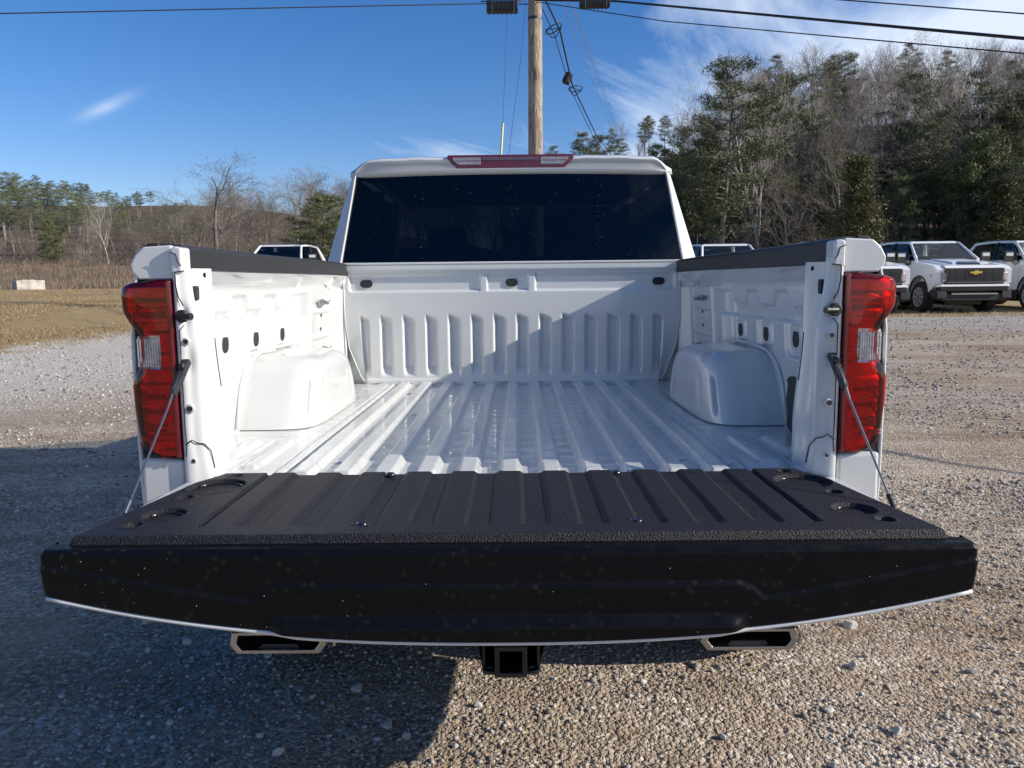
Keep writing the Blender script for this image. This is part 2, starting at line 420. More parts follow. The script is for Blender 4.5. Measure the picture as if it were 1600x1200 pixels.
def ground_material():
    m, nt, b = nmat('gravel_and_dry_grass')
    N = nt.nodes; L = nt.links
    g = N.new('ShaderNodeNewGeometry'); sep = N.new('ShaderNodeSeparateXYZ'); L.new(g.outputs['Position'], sep.inputs[0])
    pos = g.outputs['Position']
    def mth(op, a, b_=None, c=None):
        n = N.new('ShaderNodeMath'); n.operation = op
        for i, v in enumerate((a, b_, c)):
            if v is None: continue
            if isinstance(v, (int, float)): n.inputs[i].default_value = v
            else: L.new(v, n.inputs[i])
        return n.outputs[0]
    def mixc(f, a, b_, mode='MIX'):
        n = N.new('ShaderNodeMix'); n.data_type = 'RGBA'; n.blend_type = mode
        for i, v in ((0, f), (6, a), (7, b_)):
            if isinstance(v, (int, float)): n.inputs[i].default_value = v
            elif isinstance(v, tuple): n.inputs[i].default_value = (*v, 1)
            else: L.new(v, n.inputs[i])
        return n.outputs[2]
    # gravel
    v1 = N.new('ShaderNodeTexVoronoi'); v1.inputs['Scale'].default_value = 62; L.new(pos, v1.inputs['Vector'])
    v2 = N.new('ShaderNodeTexVoronoi'); v2.inputs['Scale'].default_value = 150; L.new(pos, v2.inputs['Vector'])
    v3 = N.new('ShaderNodeTexVoronoi'); v3.inputs['Scale'].default_value = 24; L.new(pos, v3.inputs['Vector'])
    sh = N.new('ShaderNodeSeparateColor'); L.new(v1.outputs['Color'], sh.inputs[0])
    sh2 = N.new('ShaderNodeSeparateColor'); L.new(v2.outputs['Color'], sh2.inputs[0])
    sh3 = N.new('ShaderNodeSeparateColor'); L.new(v3.outputs['Color'], sh3.inputs[0])
    c1 = ramp(nt, sh.outputs[0], [(0.0, (0.278, 0.232, 0.192)), (0.55, (0.455, 0.389, 0.321)), (0.85, (0.645, 0.578, 0.507)), (1.0, (0.744, 0.730, 0.709))])
    c2 = ramp(nt, sh2.outputs[1], [(0.0, (0.300, 0.234, 0.177)), (1.0, (0.558, 0.453, 0.362))])
    big = noise(nt, 0.55, 5, 0.6, pos)
    med = noise(nt, 3.2, 5, 0.65, pos)
    dirtm = ramp(nt, med.outputs[0], [(0.42, (0, 0, 0)), (0.58, (1, 1, 1))])
    grav = mixc(mth('MULTIPLY', dirtm.outputs[0], 0.62), c1.outputs[0], c2.outputs[0])
    far = ramp(nt, mth('DIVIDE', sep.outputs[1], 40.0), [(0.1, (0, 0, 0)), (0.42, (1, 1, 1))])
    # damp and dusty streaks following the wheel tracks
    mp = N.new('ShaderNodeMapping'); L.new(pos, mp.inputs[0]); mp.inputs['Rotation'].default_value = (0, 0, math.radians(30)); mp.inputs['Scale'].default_value = (0.35, 2.6, 1)
    sn = noise(nt, 1.0, 6, 0.7, mp.outputs[0], 0.4); sr = ramp(nt, sn.outputs[0], [(0.34, (0.62, 0.58, 0.54)), (0.5, (0.95, 0.94, 0.92)), (0.66, (1.12, 1.12, 1.12))])
    grav = mixc(0.85, grav, sr.outputs[0], 'MULTIPLY')
    fn = noise(nt, 260, 3, 0.7, pos); fr = ramp(nt, fn.outputs[0], [(0.3, (0.62, 0.6, 0.58)), (0.7, (1.25, 1.25, 1.25))])
    grav = mixc(0.8, grav, fr.outputs[0], 'MULTIPLY')
    greyer = ramp(nt, big.outputs[0], [(0.35, (0.86, 0.78, 0.68)), (0.5, (0.98, 0.95, 0.9)), (0.62, (1.08, 1.08, 1.08))])
    grav = mixc(1.0, grav, greyer.outputs[0], 'MULTIPLY')
    # the strip of clean blue-grey stone in front of the parked trucks, and straw under them
    nb = noise(nt, 0.35, 4, 0.6, pos)
    yy = mth('ADD', sep.outputs[1], mth('MULTIPLY', mth('SUBTRACT', nb.outputs[0], 0.5), 3.0))
    strip = ramp(nt, mth('DIVIDE', yy, 40.0), [(0.385, (0, 0, 0)), (0.42, (1, 1, 1)), (0.475, (1, 1, 1)), (0.49, (0, 0, 0))])
    xpos = mth('MINIMUM', mth('MAXIMUM', mth('MULTIPLY', sep.outputs[0], 0.3), 0.0), 1.0)
    grav = mixc(mth('MULTIPLY', mth('MULTIPLY', strip.outputs[0], xpos), 0.7), grav, mixc(0.35, (0.36, 0.36, 0.37), c1.outputs[0]))
    straw = ramp(nt, mth('DIVIDE', yy, 40.0), [(0.475, (0, 0, 0)), (0.5, (1, 1, 1))])
    # left side of the lot is whiter crushed stone
    lft = mth('MINIMUM', mth('MAXIMUM', mth('MULTIPLY', mth('ADD', sep.outputs[0], 3.0), -0.35), 0.0), 1.0)
    yfar = ramp(nt, mth('DIVIDE', sep.outputs[1], 20.0), [(0.36, (0, 0, 0)), (0.5, (1, 1, 1))])
    c4 = ramp(nt, sh.outputs[0], [(0.0, (0.348, 0.320, 0.274)), (0.5, (0.609, 0.570, 0.508)), (1.0, (0.800, 0.768, 0.720))])
    grav = mixc(mth('MULTIPLY', mth('MULTIPLY', lft, yfar.outputs[0]), 0.8), grav, c4.outputs[0])
    # dry grass
    gn = noise(nt, 1.3, 6, 0.7, pos); gv = noise(nt, 45, 4, 0.7, pos)
    gc = ramp(nt, gn.outputs[0], [(0.34, (0.24, 0.16, 0.085)), (0.45, (0.42, 0.29, 0.155)), (0.55, (0.33, 0.26, 0.135)), (0.68, (0.50, 0.37, 0.21))])
    gd = ramp(nt, gv.outputs[0], [(0.3, (0.62, 0.6, 0.55)), (0.65, (1.2, 1.2, 1.15))])
    grass = mixc(1.0, gc.outputs[0], gd.outputs[0], 'MULTIPLY')
    weed = ramp(nt, gn.outputs[0], [(0.3, (0.12, 0.085, 0.055)), (0.7, (0.27, 0.19, 0.12))])
    wm = ramp(nt, mth('DIVIDE', sep.outputs[1], 100.0), [(0.36, (0, 0, 0)), (0.42, (1, 1, 1))])
    grass = mixc(wm.outputs[0], grass, weed.outputs[0])
    # masks
    ex = mth('ADD', mth('MULTIPLY', mth('SUBTRACT', mth('MINIMUM', sep.outputs[1], 34.0), 15.4), 0.375), -7.8)
    en = noise(nt, 1.1, 5, 0.7, pos)
    dd = mth('ADD', mth('SUBTRACT', ex, sep.outputs[0]), mth('MULTIPLY', mth('SUBTRACT', en.outputs[0], 0.5), 2.6))
    gm = mth('MINIMUM', mth('MAXIMUM', mth('MULTIPLY', dd, 2.2), 0.0), 1.0)
    bk = mth('MINIMUM', mth('MAXIMUM', mth('MULTIPLY', mth('SUBTRACT', yy, 28.0), 0.5), 0.0), 1.0)
    sm = mth('MULTIPLY', mth('MULTIPLY', straw.outputs[0], xpos), 0.75)
    col = mixc(sm, grav, grass); col = mixc(gm, col, grass); col = mixc(bk, col, grass)
    L.new(col, b.inputs['Base Color']); b.inputs['Roughness'].default_value = 0.92; b.inputs['Specular IOR Level'].default_value = 0.25
    h = mth('ADD', mth('MULTIPLY', v1.outputs['Distance'], -1.0), mth('MULTIPLY', v2.outputs['Distance'], -0.4))
    h = mth('ADD', h, mth('MULTIPLY', v3.outputs['Distance'], -0.7))
    bump(nt, b, h, 1.0, 0.014)
    return m
M['ground'] = ground_material()
def hill_material():
    m, nt, b = nmat('leaf_litter_hillside'); g = nt.nodes.new('ShaderNodeNewGeometry'); pos = g.outputs['Position']
    n = noise(nt, 0.35, 6, 0.7, pos); n2 = noise(nt, 9, 4, 0.7, pos)
    r = ramp(nt, n.outputs[0], [(0.3, (0.055, 0.042, 0.028)), (0.55, (0.115, 0.08, 0.052)), (0.72, (0.19, 0.13, 0.085))])
    nt.links.new(r.outputs[0], b.inputs['Base Color']); b.inputs['Roughness'].default_value = 0.95
    bump(nt, b, n2.outputs[0], 1.0, 0.2); return m
M['hill'] = hill_material()

def build_ground():
    def axis(step0, lim0, growth, lim, neg=True):
        a = list(np.arange(0, lim0, step0)); s = step0
        while a[-1] < lim: s *= growth; a.append(a[-1]+s)
        return np.array(a)
    xr = axis(0.05, 4.5, 1.045, 1500); xl = -xr[1:][::-1]; xs = np.concatenate([xl, xr])
    yf = 1.2+axis(0.05, 6.0, 1.035, 2200); yb = 1.2-axis(0.3, 3, 1.3, 600)[1:][::-1]; ys = np.concatenate([yb, yf])
    X, Y = np.meshgrid(xs, ys, indexing='ij')
    Z = ground_z(X, Y)+micro(X, Y)
    P = np.stack([X, Y, Z], -1); nu, nv = X.shape
    i = np.arange(nu*nv).reshape(nu, nv)
    F = np.stack([i[:-1, :-1], i[1:, :-1], i[1:, 1:], i[:-1, 1:]], -1)
    cx = (X[:-1, :-1]+X[1:, 1:])/2; cy = (Y[:-1, :-1]+Y[1:, 1:])/2
    hill = (cy > right_base(cx)-1.5) & (cx > -2) | (cy > 95)
    gras = (~hill) & ((cx < edge_x(cy)-0.6) | (cy > 31))
    for nm, msk, mt in (('gravel_lot', ~(hill | gras), M['ground']), ('grass_field', gras, M['ground']), ('hillside', hill, M['hill'])):
        f = F[msk]; used, inv = np.unique(f.ravel(), return_inverse=True)
        o = fast_mesh(nm, P.reshape(-1, 3)[used], inv.reshape(-1, 4), mt, None, True); tag(o, kind='structure')
build_ground()

# ------------------------------------------------------------------ the pickup
truck = empty('pickup_truck'); truck.matrix_world = MT
truck.location = MT.translation; truck.rotation_euler = (RAKE, 0, 0)
tag(truck, 'white crew-cab pickup seen from behind with its black-lined tailgate lowered', 'pickup truck')
FL = 0.9       # load floor height
Y0, Y1 = 1.88, 3.745

# load floor
def bed_floor():
    x = np.concatenate([np.arange(-0.91, 0.9101, 0.0035)]); y = np.concatenate([[1.870, 1.8701, 1.8715, 1.874], np.arange(1.88, 1.96, 0.008), np.arange(1.96, 3.66, 0.02), np.arange(3.66, 3.752, 0.008)])
    X, Y = np.meshgrid(x, y, indexing='ij')
    k = np.round(X/0.105); d = X-k*0.105
    crest = (1-np.clip((np.abs(d)-0.020)/0.011, 0, 1))*(np.abs(k) <= 5)
    h = 0.020*crest
    # panels beside the ribs
    h = h+0.010*ss(0.572, 0.584, np.abs(X))
    h = h-0.006*bandf(np.abs(X), 0.598, 0.606, 0.004)
    ax = np.abs(X)
    h = h+0.012*rrect(ax, Y, 0.652, 0.69, 1.93, 2.30, 0.012, 0.012)+0.012*rrect(ax, Y, 0.755, 0.80, 2.08, 2.29, 0.012, 0.014)
    h = h-0.005*bandf(ax, 0.722, 0.729, 0.004)*bandf(Y, 1.93, 2.33, 0.02)
    h = h+0.0006*np.sin(Y*60+X*3)*(1-crest)
    h = np.where(Y < 1.8701, h-0.03, h)
    h = h+0.002*(vnoise(X*4, Y*3, 3)-0.5)
    return grid('bed_floor', np.stack([X, Y, FL+h-0.009], -1), M['floorpaint'], truck)
bed_floor()
for x_, y_ in ((-0.47, 2.05), (0.47, 2.05), (-0.47, 3.45), (0.47, 3.45), (-0.37, 2.85), (0.37, 2.85)):
    MB().lathe([(0.011, FL-0.010), (0.011, FL-0.006), (0.007, FL-0.004)], (x_, y_, 0), 'z', 12).build('floor_bolt', M['bedpaint'], truck, smooth=False)
MB().tube([(x_, 3.736+0.002*math.sin(x_*40), FL+0.006+0.003*math.cos(x_/0.105*2*PI)) for x_ in np.linspace(-0.72, 0.72, 160)], 0.0035, 5).build('floor_seam', simple('seam_grime', (0.20, 0.16, 0.12), 0.9, var=0.5, scale=30), truck, smooth=True)
def front_panel():
    x = np.concatenate([np.arange(-0.815, 0.8151, 0.0035)]); z = np.concatenate([np.arange(FL-0.01, 1.478, 0.005)])
    X, Z = np.meshgrid(x, z, indexing='ij')
    k = np.round((X-0.055)/0.1105); d = X-0.055-k*0.1105     # grooves between the raised ribs
    inr = (np.abs(X-0.0) < 0.735)
    prof = np.clip((d+0.036)/0.019, 0, 1)*(1-np.clip((d-0.014)/0.012, 0, 1))
    # groove ends slope up to flush; they end in a slanted line
    top = 1.245+0.0*d; bot = 0.935
    g = prof*np.clip((Z-bot)/0.05, 0, 1)*(1-np.clip((Z-(top-0.022-(d+0.036)*0.45))/0.02, 0, 1))*inr
    y = 0.026*g
    y = y-0.010*ss(1.262, 1.285, Z)*(1-ss(1.335, 1.352, Z))*0     # plain field
    # recessed upper channel with two dividers
    ch = rrect(X, Z, -0.785, 0.785, 1.352, 1.428, 0.016, 0.010)
    dv = bandf(X, -0.155, -0.118, 0.008)+bandf(X, 0.078, 0.115, 0.008)
    y = y+0.013*ch*(1-0.85*dv)
    y = y+0.012*ss(1.30, 1.345, Z)*0-0.012*ss(1.442, 1.452, Z)-0.008*(1-ss(0.918, 0.930, Z))
    y = y+0.030*(1-ss(0.94, 1.24, Z))*ss(0.70, 0.80, np.abs(X))
    y = y+0.002*(vnoise(X*5, Z*5, 9)-0.5)
    # side edges draw in towards the floor
    edge = np.interp(Z, [0.88, 0.93, 1.08, 1.2, 1.5], [0.735, 0.745, 0.80, 0.815, 0.815])
    X2 = np.where(np.abs(X) > 0.715, np.sign(X)*(0.715+(np.abs(X)-0.715)*(edge-0.715)/0.10), X)
    return grid('bed_front_panel', np.stack([X2, 3.74+y, Z], -1), M['bedpaint'], truck, flip=True)
front_panel()
for s in (-1, 1):
    MB().tube([(s*0.812, 3.735, 1.47), (s*0.812, 3.738, 1.22), (s*0.797, 3.742, 1.08), (s*0.742, 3.742, 0.935), (s*0.72, 3.738, 0.912)], 0.0028, 6).build('corner_sealer', M['bedpaint'], truck, smooth=True)
# top ledge of the front panel
MB().box(-0.815, 0.815, 3.728, 3.79, 1.478, 1.490).build('front_panel_ledge', M['bedpaint'], truck, bev=0.004)
def stadium(w, h, n=10):
    r = min(w, h)/2; pts = []
    if w >= h:
        for k in range(n+1): a = -PI/2+PI*k/n; pts.append((w/2-r+r*math.cos(a), r*math.sin(a)))
        for k in range(n+1): a = PI/2+PI*k/n; pts.append((-w/2+r+r*math.cos(a), r*math.sin(a)))
    else:
        for k in range(n+1): a = PI*k/n; pts.append((r*math.cos(a), h/2-r+r*math.sin(a)))
        for k in range(n+1): a = PI+PI*k/n; pts.append((r*math.cos(a), -h/2+r+r*math.sin(a)))
    return pts
for x in (-0.705, -0.0, 0.71):
    MB().prism([(x+a, 1.389+b) for a, b in stadium(0.060, 0.037)], 'y', 3.7485, 3.775).build('panel_hole', M['plug'], truck)

# side walls
def side_panel(s):
    y = np.concatenate([np.arange(1.96, 3.762, 0.006)]); z = np.concatenate([np.arange(FL-0.005, 1.432, 0.005)])
    Y, Z = np.meshgrid(y, z, indexing='ij')
    X = np.interp(Z, [0.89, 1.0, 1.30, 1.362, 1.374, 1.38, 1.425], [0.905, 0.895, 0.876, 0.872, 0.868, 0.860, 0.797])
    low = 1-ss(1.36, 1.37, Z)
    # castellated stamping
    ph = ((Y-2.405) % 0.31)/0.31
    up = ss(0.0, 0.14, ph)*(1-ss(0.50, 0.64, ph))
    lim = 1.290+0.050*up
    lim = np.where(Y < 2.40, 1.290, lim); lim = np.where(Y > 3.19, 1.345, lim)
    X = X-0.016*(1-ss(-0.006, 0.008, Z-lim))*low*bandf(Y, 2.02, 3.20, 0.03)*ss(1.240, 1.256, Z)*-1
    # square bosses round the holes
    for yc in (2.385, 2.67, 2.97):
        X = X+0.013*rrect(Y, Z, yc-0.085, yc+0.085, 1.135, 1.275, 0.03, 0.018)
        X = X-0.010*rrect(Y, Z, yc-0.052, yc+0.052, 1.155, 1.238, 0.02, 0.008)
    X = X+0.010*rrect(Y, Z, 2.10, 2.33, 0.98, 1.09, 0.03, 0.02)
    X = X+0.010*bandf(Y, 3.04, 3.09, 0.02)*bandf(Z, 1.0, 1.33, 0.02)
    # box column with the tie-down rings
    box = rrect(Y, Z, 3.20, 3.60, 0.6, 1.375, 0.02, 0.03)
    X = X-0.045*box*low
    for a, b in ((1.275, 1.362), (1.165, 1.262), (1.07, 1.150)):
        X = X+0.006*rrect(Y, Z, 3.24, 3.54, a, b, 0.01, 0.006)
    X = X-0.02*ss(3.62, 3.70, Y)*low
    # front corner draws in to the front panel
    X = X-0.06*ss(3.70, 3.76, Y)*(1-ss(1.38, 1.43, Z))
    X = X+0.003*(vnoise(Y*4, Z*6, 12)-0.5)
    P = np.stack([s*X, Y, Z], -1)
    o = grid('bed_side_panel', P, M['bedpaint'], truck, flip=(s > 0))
    for yc in (2.385, 2.67, 2.97):
        pts = [(yc+a, 1.197+b) for a, b in stadium(0.052, 0.058)]
        q_ = surf_x(P, yc, 1.197); MB().prism(pts, 'x', s*(q_-0.0015), s*(q_+0.02)).build('hole_plug', M['plug'], o)
    for zc in (1.245, 1.185):
        MB().prism([(3.385, zc), (3.405, zc), (3.405, zc+0.013), (3.385, zc+0.013)], 'x', s*(surf_x(P, 3.395, zc+0.006)-0.0015), s*0.86).build('square_hole', M['void'], o)
    q_ = surf_x(P, 3.66, 1.35); MB().prism([(3.66+a, 1.35+b) for a, b in stadium(0.022, 0.036)], 'x', s*(q_-0.002), s*(q_+0.012)).build('hole_plug', M['plug'], o)
    for zc in (1.315, 1.110):   # folding tie-down ring
        t = MB();  t.prism([(3.30, zc-0.006), (3.33, zc-0.016), (3.42, zc-0.016), (3.44, zc-0.004), (3.36, zc+0.008)], 'x', s*0.829, s*0.822)
        t.tube([(s*0.822, 3.30, zc), (s*0.805, 3.32, zc-0.010), (s*0.803, 3.38, zc-0.012), (s*0.815, 3.43, zc-0.004), (s*0.824, 3.50, zc-0.002)], 0.0045, 6)
        t.build('tie_down_ring', M['chrome'], o, smooth=False)
    for zc, yc in ((1.335, 2.13), (1.065, 2.20), (0.962, 2.12)):   # short pressed slots beside the post
        MB().box(min(s*0.884, s*0.898), max(s*0.884, s*0.898), yc-0.05, yc+0.05, zc-0.006, zc+0.006).build('pressed_slot', M['bedpaint'], o, bev=0.005)
    return o
sp = {s: side_panel(s) for s in (-1, 1)}
# black latch cover low on the right wall
MB().prism([(y_+0.25, z_) for y_, z_ in ((2.13, 0.90), (2.17, 0.915), (2.165, 0.965), (2.18, 1.0), (2.17, 1.05), (2.185, 1.06), (2.16, 1.075), (2.08, 1.075), (2.08, 0.93))], 'x', 0.878, 0.900).build('access_cover', M['blackplastic'], sp[1], bev=0.003)

# wheelhouses
def wheelhouse(s):
    # plan outline (superellipse half) lofted upwards with a rounded top
    nt_ = 90; nz = 44
    th = np.linspace(-PI/2, PI/2, nt_)      # from the rear wall contact round to the front wall contact
    P = np.zeros((nt_, nz, 3))
    yc = 2.925
    for j in range(nz):
        t = j/(nz-1)
        if t < 0.82:
            z = FL-0.002+0.182*t/0.82; q = 0.0
            q = 0.10*(t/0.82)**2
        else:
            a = (t-0.82)/0.18*PI/2; z = FL+0.180+0.055*math.sin(a); q = 0.10+0.90*(1-math.cos(a))
        hy = 0.425-0.09*(z-FL)/0.235-0.0*q
        px = 0.245
        c = np.cos(th); si = np.sin(th)
        n = 5.6
        ex = np.sign(c)*np.abs(c)**(2/n); ey = np.sign(si)*np.abs(si)**(2/n)
        shrink = 1-0.30*max(0, q-0.10)/0.9
        yy = yc+ey*hy*(1-0.22*max(0, q-0.10)/0.9)
        # the front end slopes down more gently
        yy = np.where(yy > yc, yc+(yy-yc)*(1.02-0.55*((z-FL)/0.235)**3), yc+(yy-yc)*(1.0-0.10*((z-FL)/0.235)**2))
        xx = 0.905-ex*px*shrink
        # broad pressed panel on the rear face and grooves at the corner and on the inner face
        if 0.10 < (z-FL)/0.235 < 0.70:
            w = float(ss(0.10, 0.2, (z-FL)/0.235)*(1-ss(0.58, 0.70, (z-FL)/0.235)))
            cor = np.exp(-((th+0.80)/0.05)**2)+0.0*th
            xx = xx+0.012*cor*w; yy = yy+0.012*cor*w
            for tc in (-0.25, 0.22): xx = xx+0.006*np.exp(-((th-tc)/0.05)**2)*w
        P[:, j, 0] = s*xx; P[:, j, 1] = yy; P[:, j, 2] = z
    # close the top to the wall
    top = P[:, -1, :].copy(); ext = []
    for f in (0.33, 0.66, 1.0):
        e = top.copy(); e[:, 0] = s*(np.abs(top[:, 0])*(1-f)+0.905*f); e[:, 2] += 0.004*f; e[:, 1] = top[:, 1]; ext.append(e)
    P = np.concatenate([P, np.stack(ext, 1)], 1)
    base = P[:, :1, :].copy(); base[:, 0, 0] = s*(np.abs(base[:, 0, 0])-0.012); base[:, 0, 1] = yc+(base[:, 0, 1]-yc)*1.03; base[:, 0, 2] = FL+0.005
    P = np.concatenate([base, P], 1)
    return grid('wheelhouse', P, M['bedpaint'], truck, flip=(s < 0))
for s in (-1, 1):
    w = wheelhouse(s)
    # seam sealer bead along the wall
    pts = []
    for k in range(22):
        t = k/21; a = PI*t
        yy = 2.915-0.435*math.cos(a) if True else 0
        zz = FL+0.01+0.240*abs(math.sin(a))**0.42
        pts.append((s*np.interp(zz, [0.9, 1.15], [0.897, 0.882]), 2.915-0.45*np.sign(math.cos(a))*abs(math.cos(a))**0.55*(1-0.1*(zz-FL)/0.24), zz))
    MB().tube(pts, 0.006, 6).build('seam_bead', M['bedpaint'], w, smooth=True)

# corner posts (jambs)
def post(s):
    sec0 = np.array([(0.8035, 1.862), (0.801, 1.848), (0.795, 1.845), (0.781, 1.846), (0.776, 1.853), (0.772, 1.855), (0.763, 1.857), (0.752, 1.864), (0.747, 1.876), (0.752, 1.895), (0.760, 1.915), (0.756, 1.935), (0.744, 1.950), (0.738, 1.965), (0.738, 1.985), (0.748, 1.998), (0.79, 2.004), (0.90, 2.010)])
    # resample
    seg = np.r_[0, np.cumsum(np.linalg.norm(np.diff(sec0, axis=0), axis=1))]
    u = np.concatenate([np.linspace(0, seg[-1]*0.7, 70), np.linspace(seg[-1]*0.7, seg[-1], 12)[1:]])
    sx = np.interp(u, seg, sec0[:, 0]); sy = np.interp(u, seg, sec0[:, 1])
    for _ in range(4):
        sx[1:-1] = (sx[:-2]+2*sx[1:-1]+sx[2:])/4; sy[1:-1] = (sy[:-2]+2*sy[1:-1]+sy[2:])/4
    z = np.arange(FL-0.06, 1.424, 0.008)
    P = np.zeros((len(u), len(z), 3))
    for j, zz in enumerate(z):
        t = float(ss(1.20, 1.40, zz)); b = float(1-ss(0.90, 1.0, zz))
        x = sx.copy(); y = sy.copy()
        w = ss(0.02, 0.05, u)*(1-ss(0.16, 0.2, u))
        # the inner return widens near the top; a soft hollow runs beside it
        x = x+0.018*t*w; y = y-0.010*t*ss(0.06, 0.12, u)*(1-ss(0.2, 0.3, u))
        x = x-0.010*b*w+0.016*float(ss(1.0, 1.25, zz))*ss(0.09, 0.14, u)
        # local dish round the striker
        dz = math.exp(-((zz-1.302)/0.022)**2)
        y = y+0.010*dz*np.exp(-((u-0.045)/0.014)**2)
        dz2 = math.exp(-((zz-1.19)/0.03)**2); y = y+0.006*dz2*np.exp(-((u-0.04)/0.016)**2)
        P[:, j, 0] = s*x; P[:, j, 1] = y; P[:, j, 2] = zz
    o = grid('bed_post', P, M['bedpaint'], truck, flip=(s > 0))
    # dark panel gap following the outer flange
    gap = [(s*0.792, 1.8445, 1.405), (s*0.792, 1.8443, 1.372), (s*0.787, 1.8443, 1.345), (s*0.779, 1.850, 1.325)]
    MB().tube(gap, 0.0016, 5).build('panel_gap', M['void'], o)
    MB().tube([(s*0.779, 1.851, 1.280), (s*0.790, 1.8443, 1.265), (s*0.790, 1.8443, 1.16), (s*0.791, 1.8443, 1.02), (s*0.789, 1.8443, 0.985), (s*0.793, 1.8443, 0.955)], 0.0012, 5).build('panel_gap', M['void'], o)
    MB().tube([(s*0.792, 1.8435, 1.405), (s*0.772, 1.850, 1.408)], 0.0014, 5).build('panel_gap', M['void'], o)
    MB().tube([(s*0.792, 1.843, 0.985), (s*0.776, 1.846, 0.998), (s*0.768, 1.851, 0.990), (s*0.752, 1.860, 0.985), (s*0.742, 1.872, 0.965), (s*0.738, 1.88, 0.92)], 0.0014, 5).build('panel_gap', M['void'], o)
    MB().tube([(s*(surf_x(P, 1.968, z_)-0.0005), 1.968, z_) for z_ in (1.24, 1.20, 1.16, 1.115)], 0.0014, 5).build('panel_gap', M['void'], o)
    # striker: plate and pin pointing inwards
    st = MB(); st.lathe([(0.013, 0), (0.016, 0.003), (0.016, 0.008), (0.013, 0.012)], (s*0.782, 1.840, 1.300), 'y', 18)
    o2 = st.build('striker', M['blackplastic'], o, smooth=False)
    st = MB(); st.tube([(s*0.782, 1.838, 1.300), (s*0.766, 1.828, 1.300), (s*0.752, 1.823, 1.300)], [0.0075, 0.0068, 0.0068], 12)
    st.tube([(s*0.756, 1.8245, 1.300), (s*0.750, 1.8225, 1.300)], [0.0085, 0.0085], 12); st.build('striker_pin', M['blackmetal'], o2)
    for (xx, yy, zz, r) in ((0.777, 1.849, 1.239, 0.006), (0.777, 1.848, 1.075, 0.007), (0.776, 1.850, 0.945, 0.0045)):
        MB().lathe([(r*1.7, 0), (r*1.7, -0.0015), (r*1.2, -0.003)], (s*xx, yy, zz), 'y', 16).build('bolt_rim', M['bedpaint'], o, smooth=True)
        MB().lathe([(r, -0.0031), (r, -0.0045)], (s*xx, yy, zz), 'y', 14).build('bolt_head', M['plug'], o)
    # stadium plug high on the inner return and its small neighbour
    q_ = surf_x(P, 1.932, 1.355); MB().prism([(1.932+a, 1.355+b) for a, b in stadium(0.022, 0.036)], 'x', s*(q_-0.006), s*(q_+0.012)).build('hole_plug', M['plug'], o)
    q_ = surf_x(P, 1.955, 1.40); MB().prism([(1.955+a, 1.40+b) for a, b in stadium(0.009, 0.012)], 'x', s*(q_-0.0012), s*(q_+0.01)).build('hole_plug', M['void'], o)
    return o
for s in (-1, 1): post(s)

# bedsides outside, rail caps, rear corner caps
def bedside(s):
    # side skin: grid in y,z with a flare and a wheel opening cut as a notch of faces
    y = np.arange(1.86, 3.80, 0.012); z = np.arange(0.56, 1.452, 0.012)
    Y, Z = np.meshgrid(y, z, indexing='ij')
    X = np.interp(Z, [0.5, 0.62, 0.9, 1.25, 1.36, 1.42, 1.445, 1.455], [0.925, 0.945, 0.955, 0.955, 0.945, 0.930, 0.905, 0.87])
    X = X+0.035*np.exp(-((Y-2.93)/0.62)**2)*(1-ss(1.15, 1.35, Z))+0.03*ss(3.2, 3.8, Y)*(1-ss(1.2, 1.4, Z))*0.5
    X = X-0.040*(1-ss(1.86, 2.03, Y))
    P = np.stack([s*X, Y, Z], -1); nu, nv = Y.shape
    i = np.arange(nu*nv).reshape(nu, nv); F = np.stack([i[:-1, :-1], i[1:, :-1], i[1:, 1:], i[:-1, 1:]], -1)
    cy = (Y[:-1, :-1]+Y[1:, 1:])/2; cz = (Z[:-1, :-1]+Z[1:, 1:])/2
    keep = ((cy-2.93)**2+(cz-0.45)**2 > 0.47**2)
    f = F[keep]
    if s < 0: f = f[:, ::-1]
    o = fast_mesh('bedside', P.reshape(-1, 3), f, M['paint'], truck, True)
    m = o.modifiers.new('solid', 'SOLIDIFY'); m.thickness = 0.006; m.offset = -1
    # inner skin of the rail box, closes the wall from behind
    MB().box(min(s*0.915, s*0.908), max(s*0.915, s*0.908), 2.02, 3.79, 0.75, 1.40).build('inner_skin', M['paint'], o)
    # rear closing faces: above and below the lamp
    b = MB()
    b.prism([(0.803, 1.388), (0.886, 1.388), (0.902, 1.406), (0.905, 1.424), (0.892, 1.448), (0.872, 1.466), (0.803, 1.470)], 'y', 1.858, 1.99)
    if s < 0: b.mirror()
    b.build('rear_corner_cap', M['paint'], o, bev=0.005, seg=3)
    b = MB(); b.prism([(0.8045, 0.60), (0.905, 0.60), (0.913, 0.80), (0.912, 0.952), (0.8045, 0.947)], 'y', 1.856, 1.99)
    if s < 0: b.mirror()
    b.build('rear_lower_panel', M['paint'], o, bev=0.012, seg=4)
    # the white corner between striker post and rail
    b = MB(); b.prism([(0.775, 1.404), (0.8025, 1.400), (0.8025, 1.462), (0.792, 1.467), (0.775, 1.463)], 'y', 1.846, 1.90)
    if s < 0: b.mirror()
    b.build('rail_end_pocket', M['bedpaint'], o, bev=0.006, seg=3)
    b = MB(); b.tube([(s*0.801, 1.8445, 1.452), (s*0.788, 1.8445, 1.447), (s*0.783, 1.8445, 1.428), (s*0.776, 1.8445, 1.420)], 0.0013, 5); b.build('panel_gap', M['void'], o)
    return o
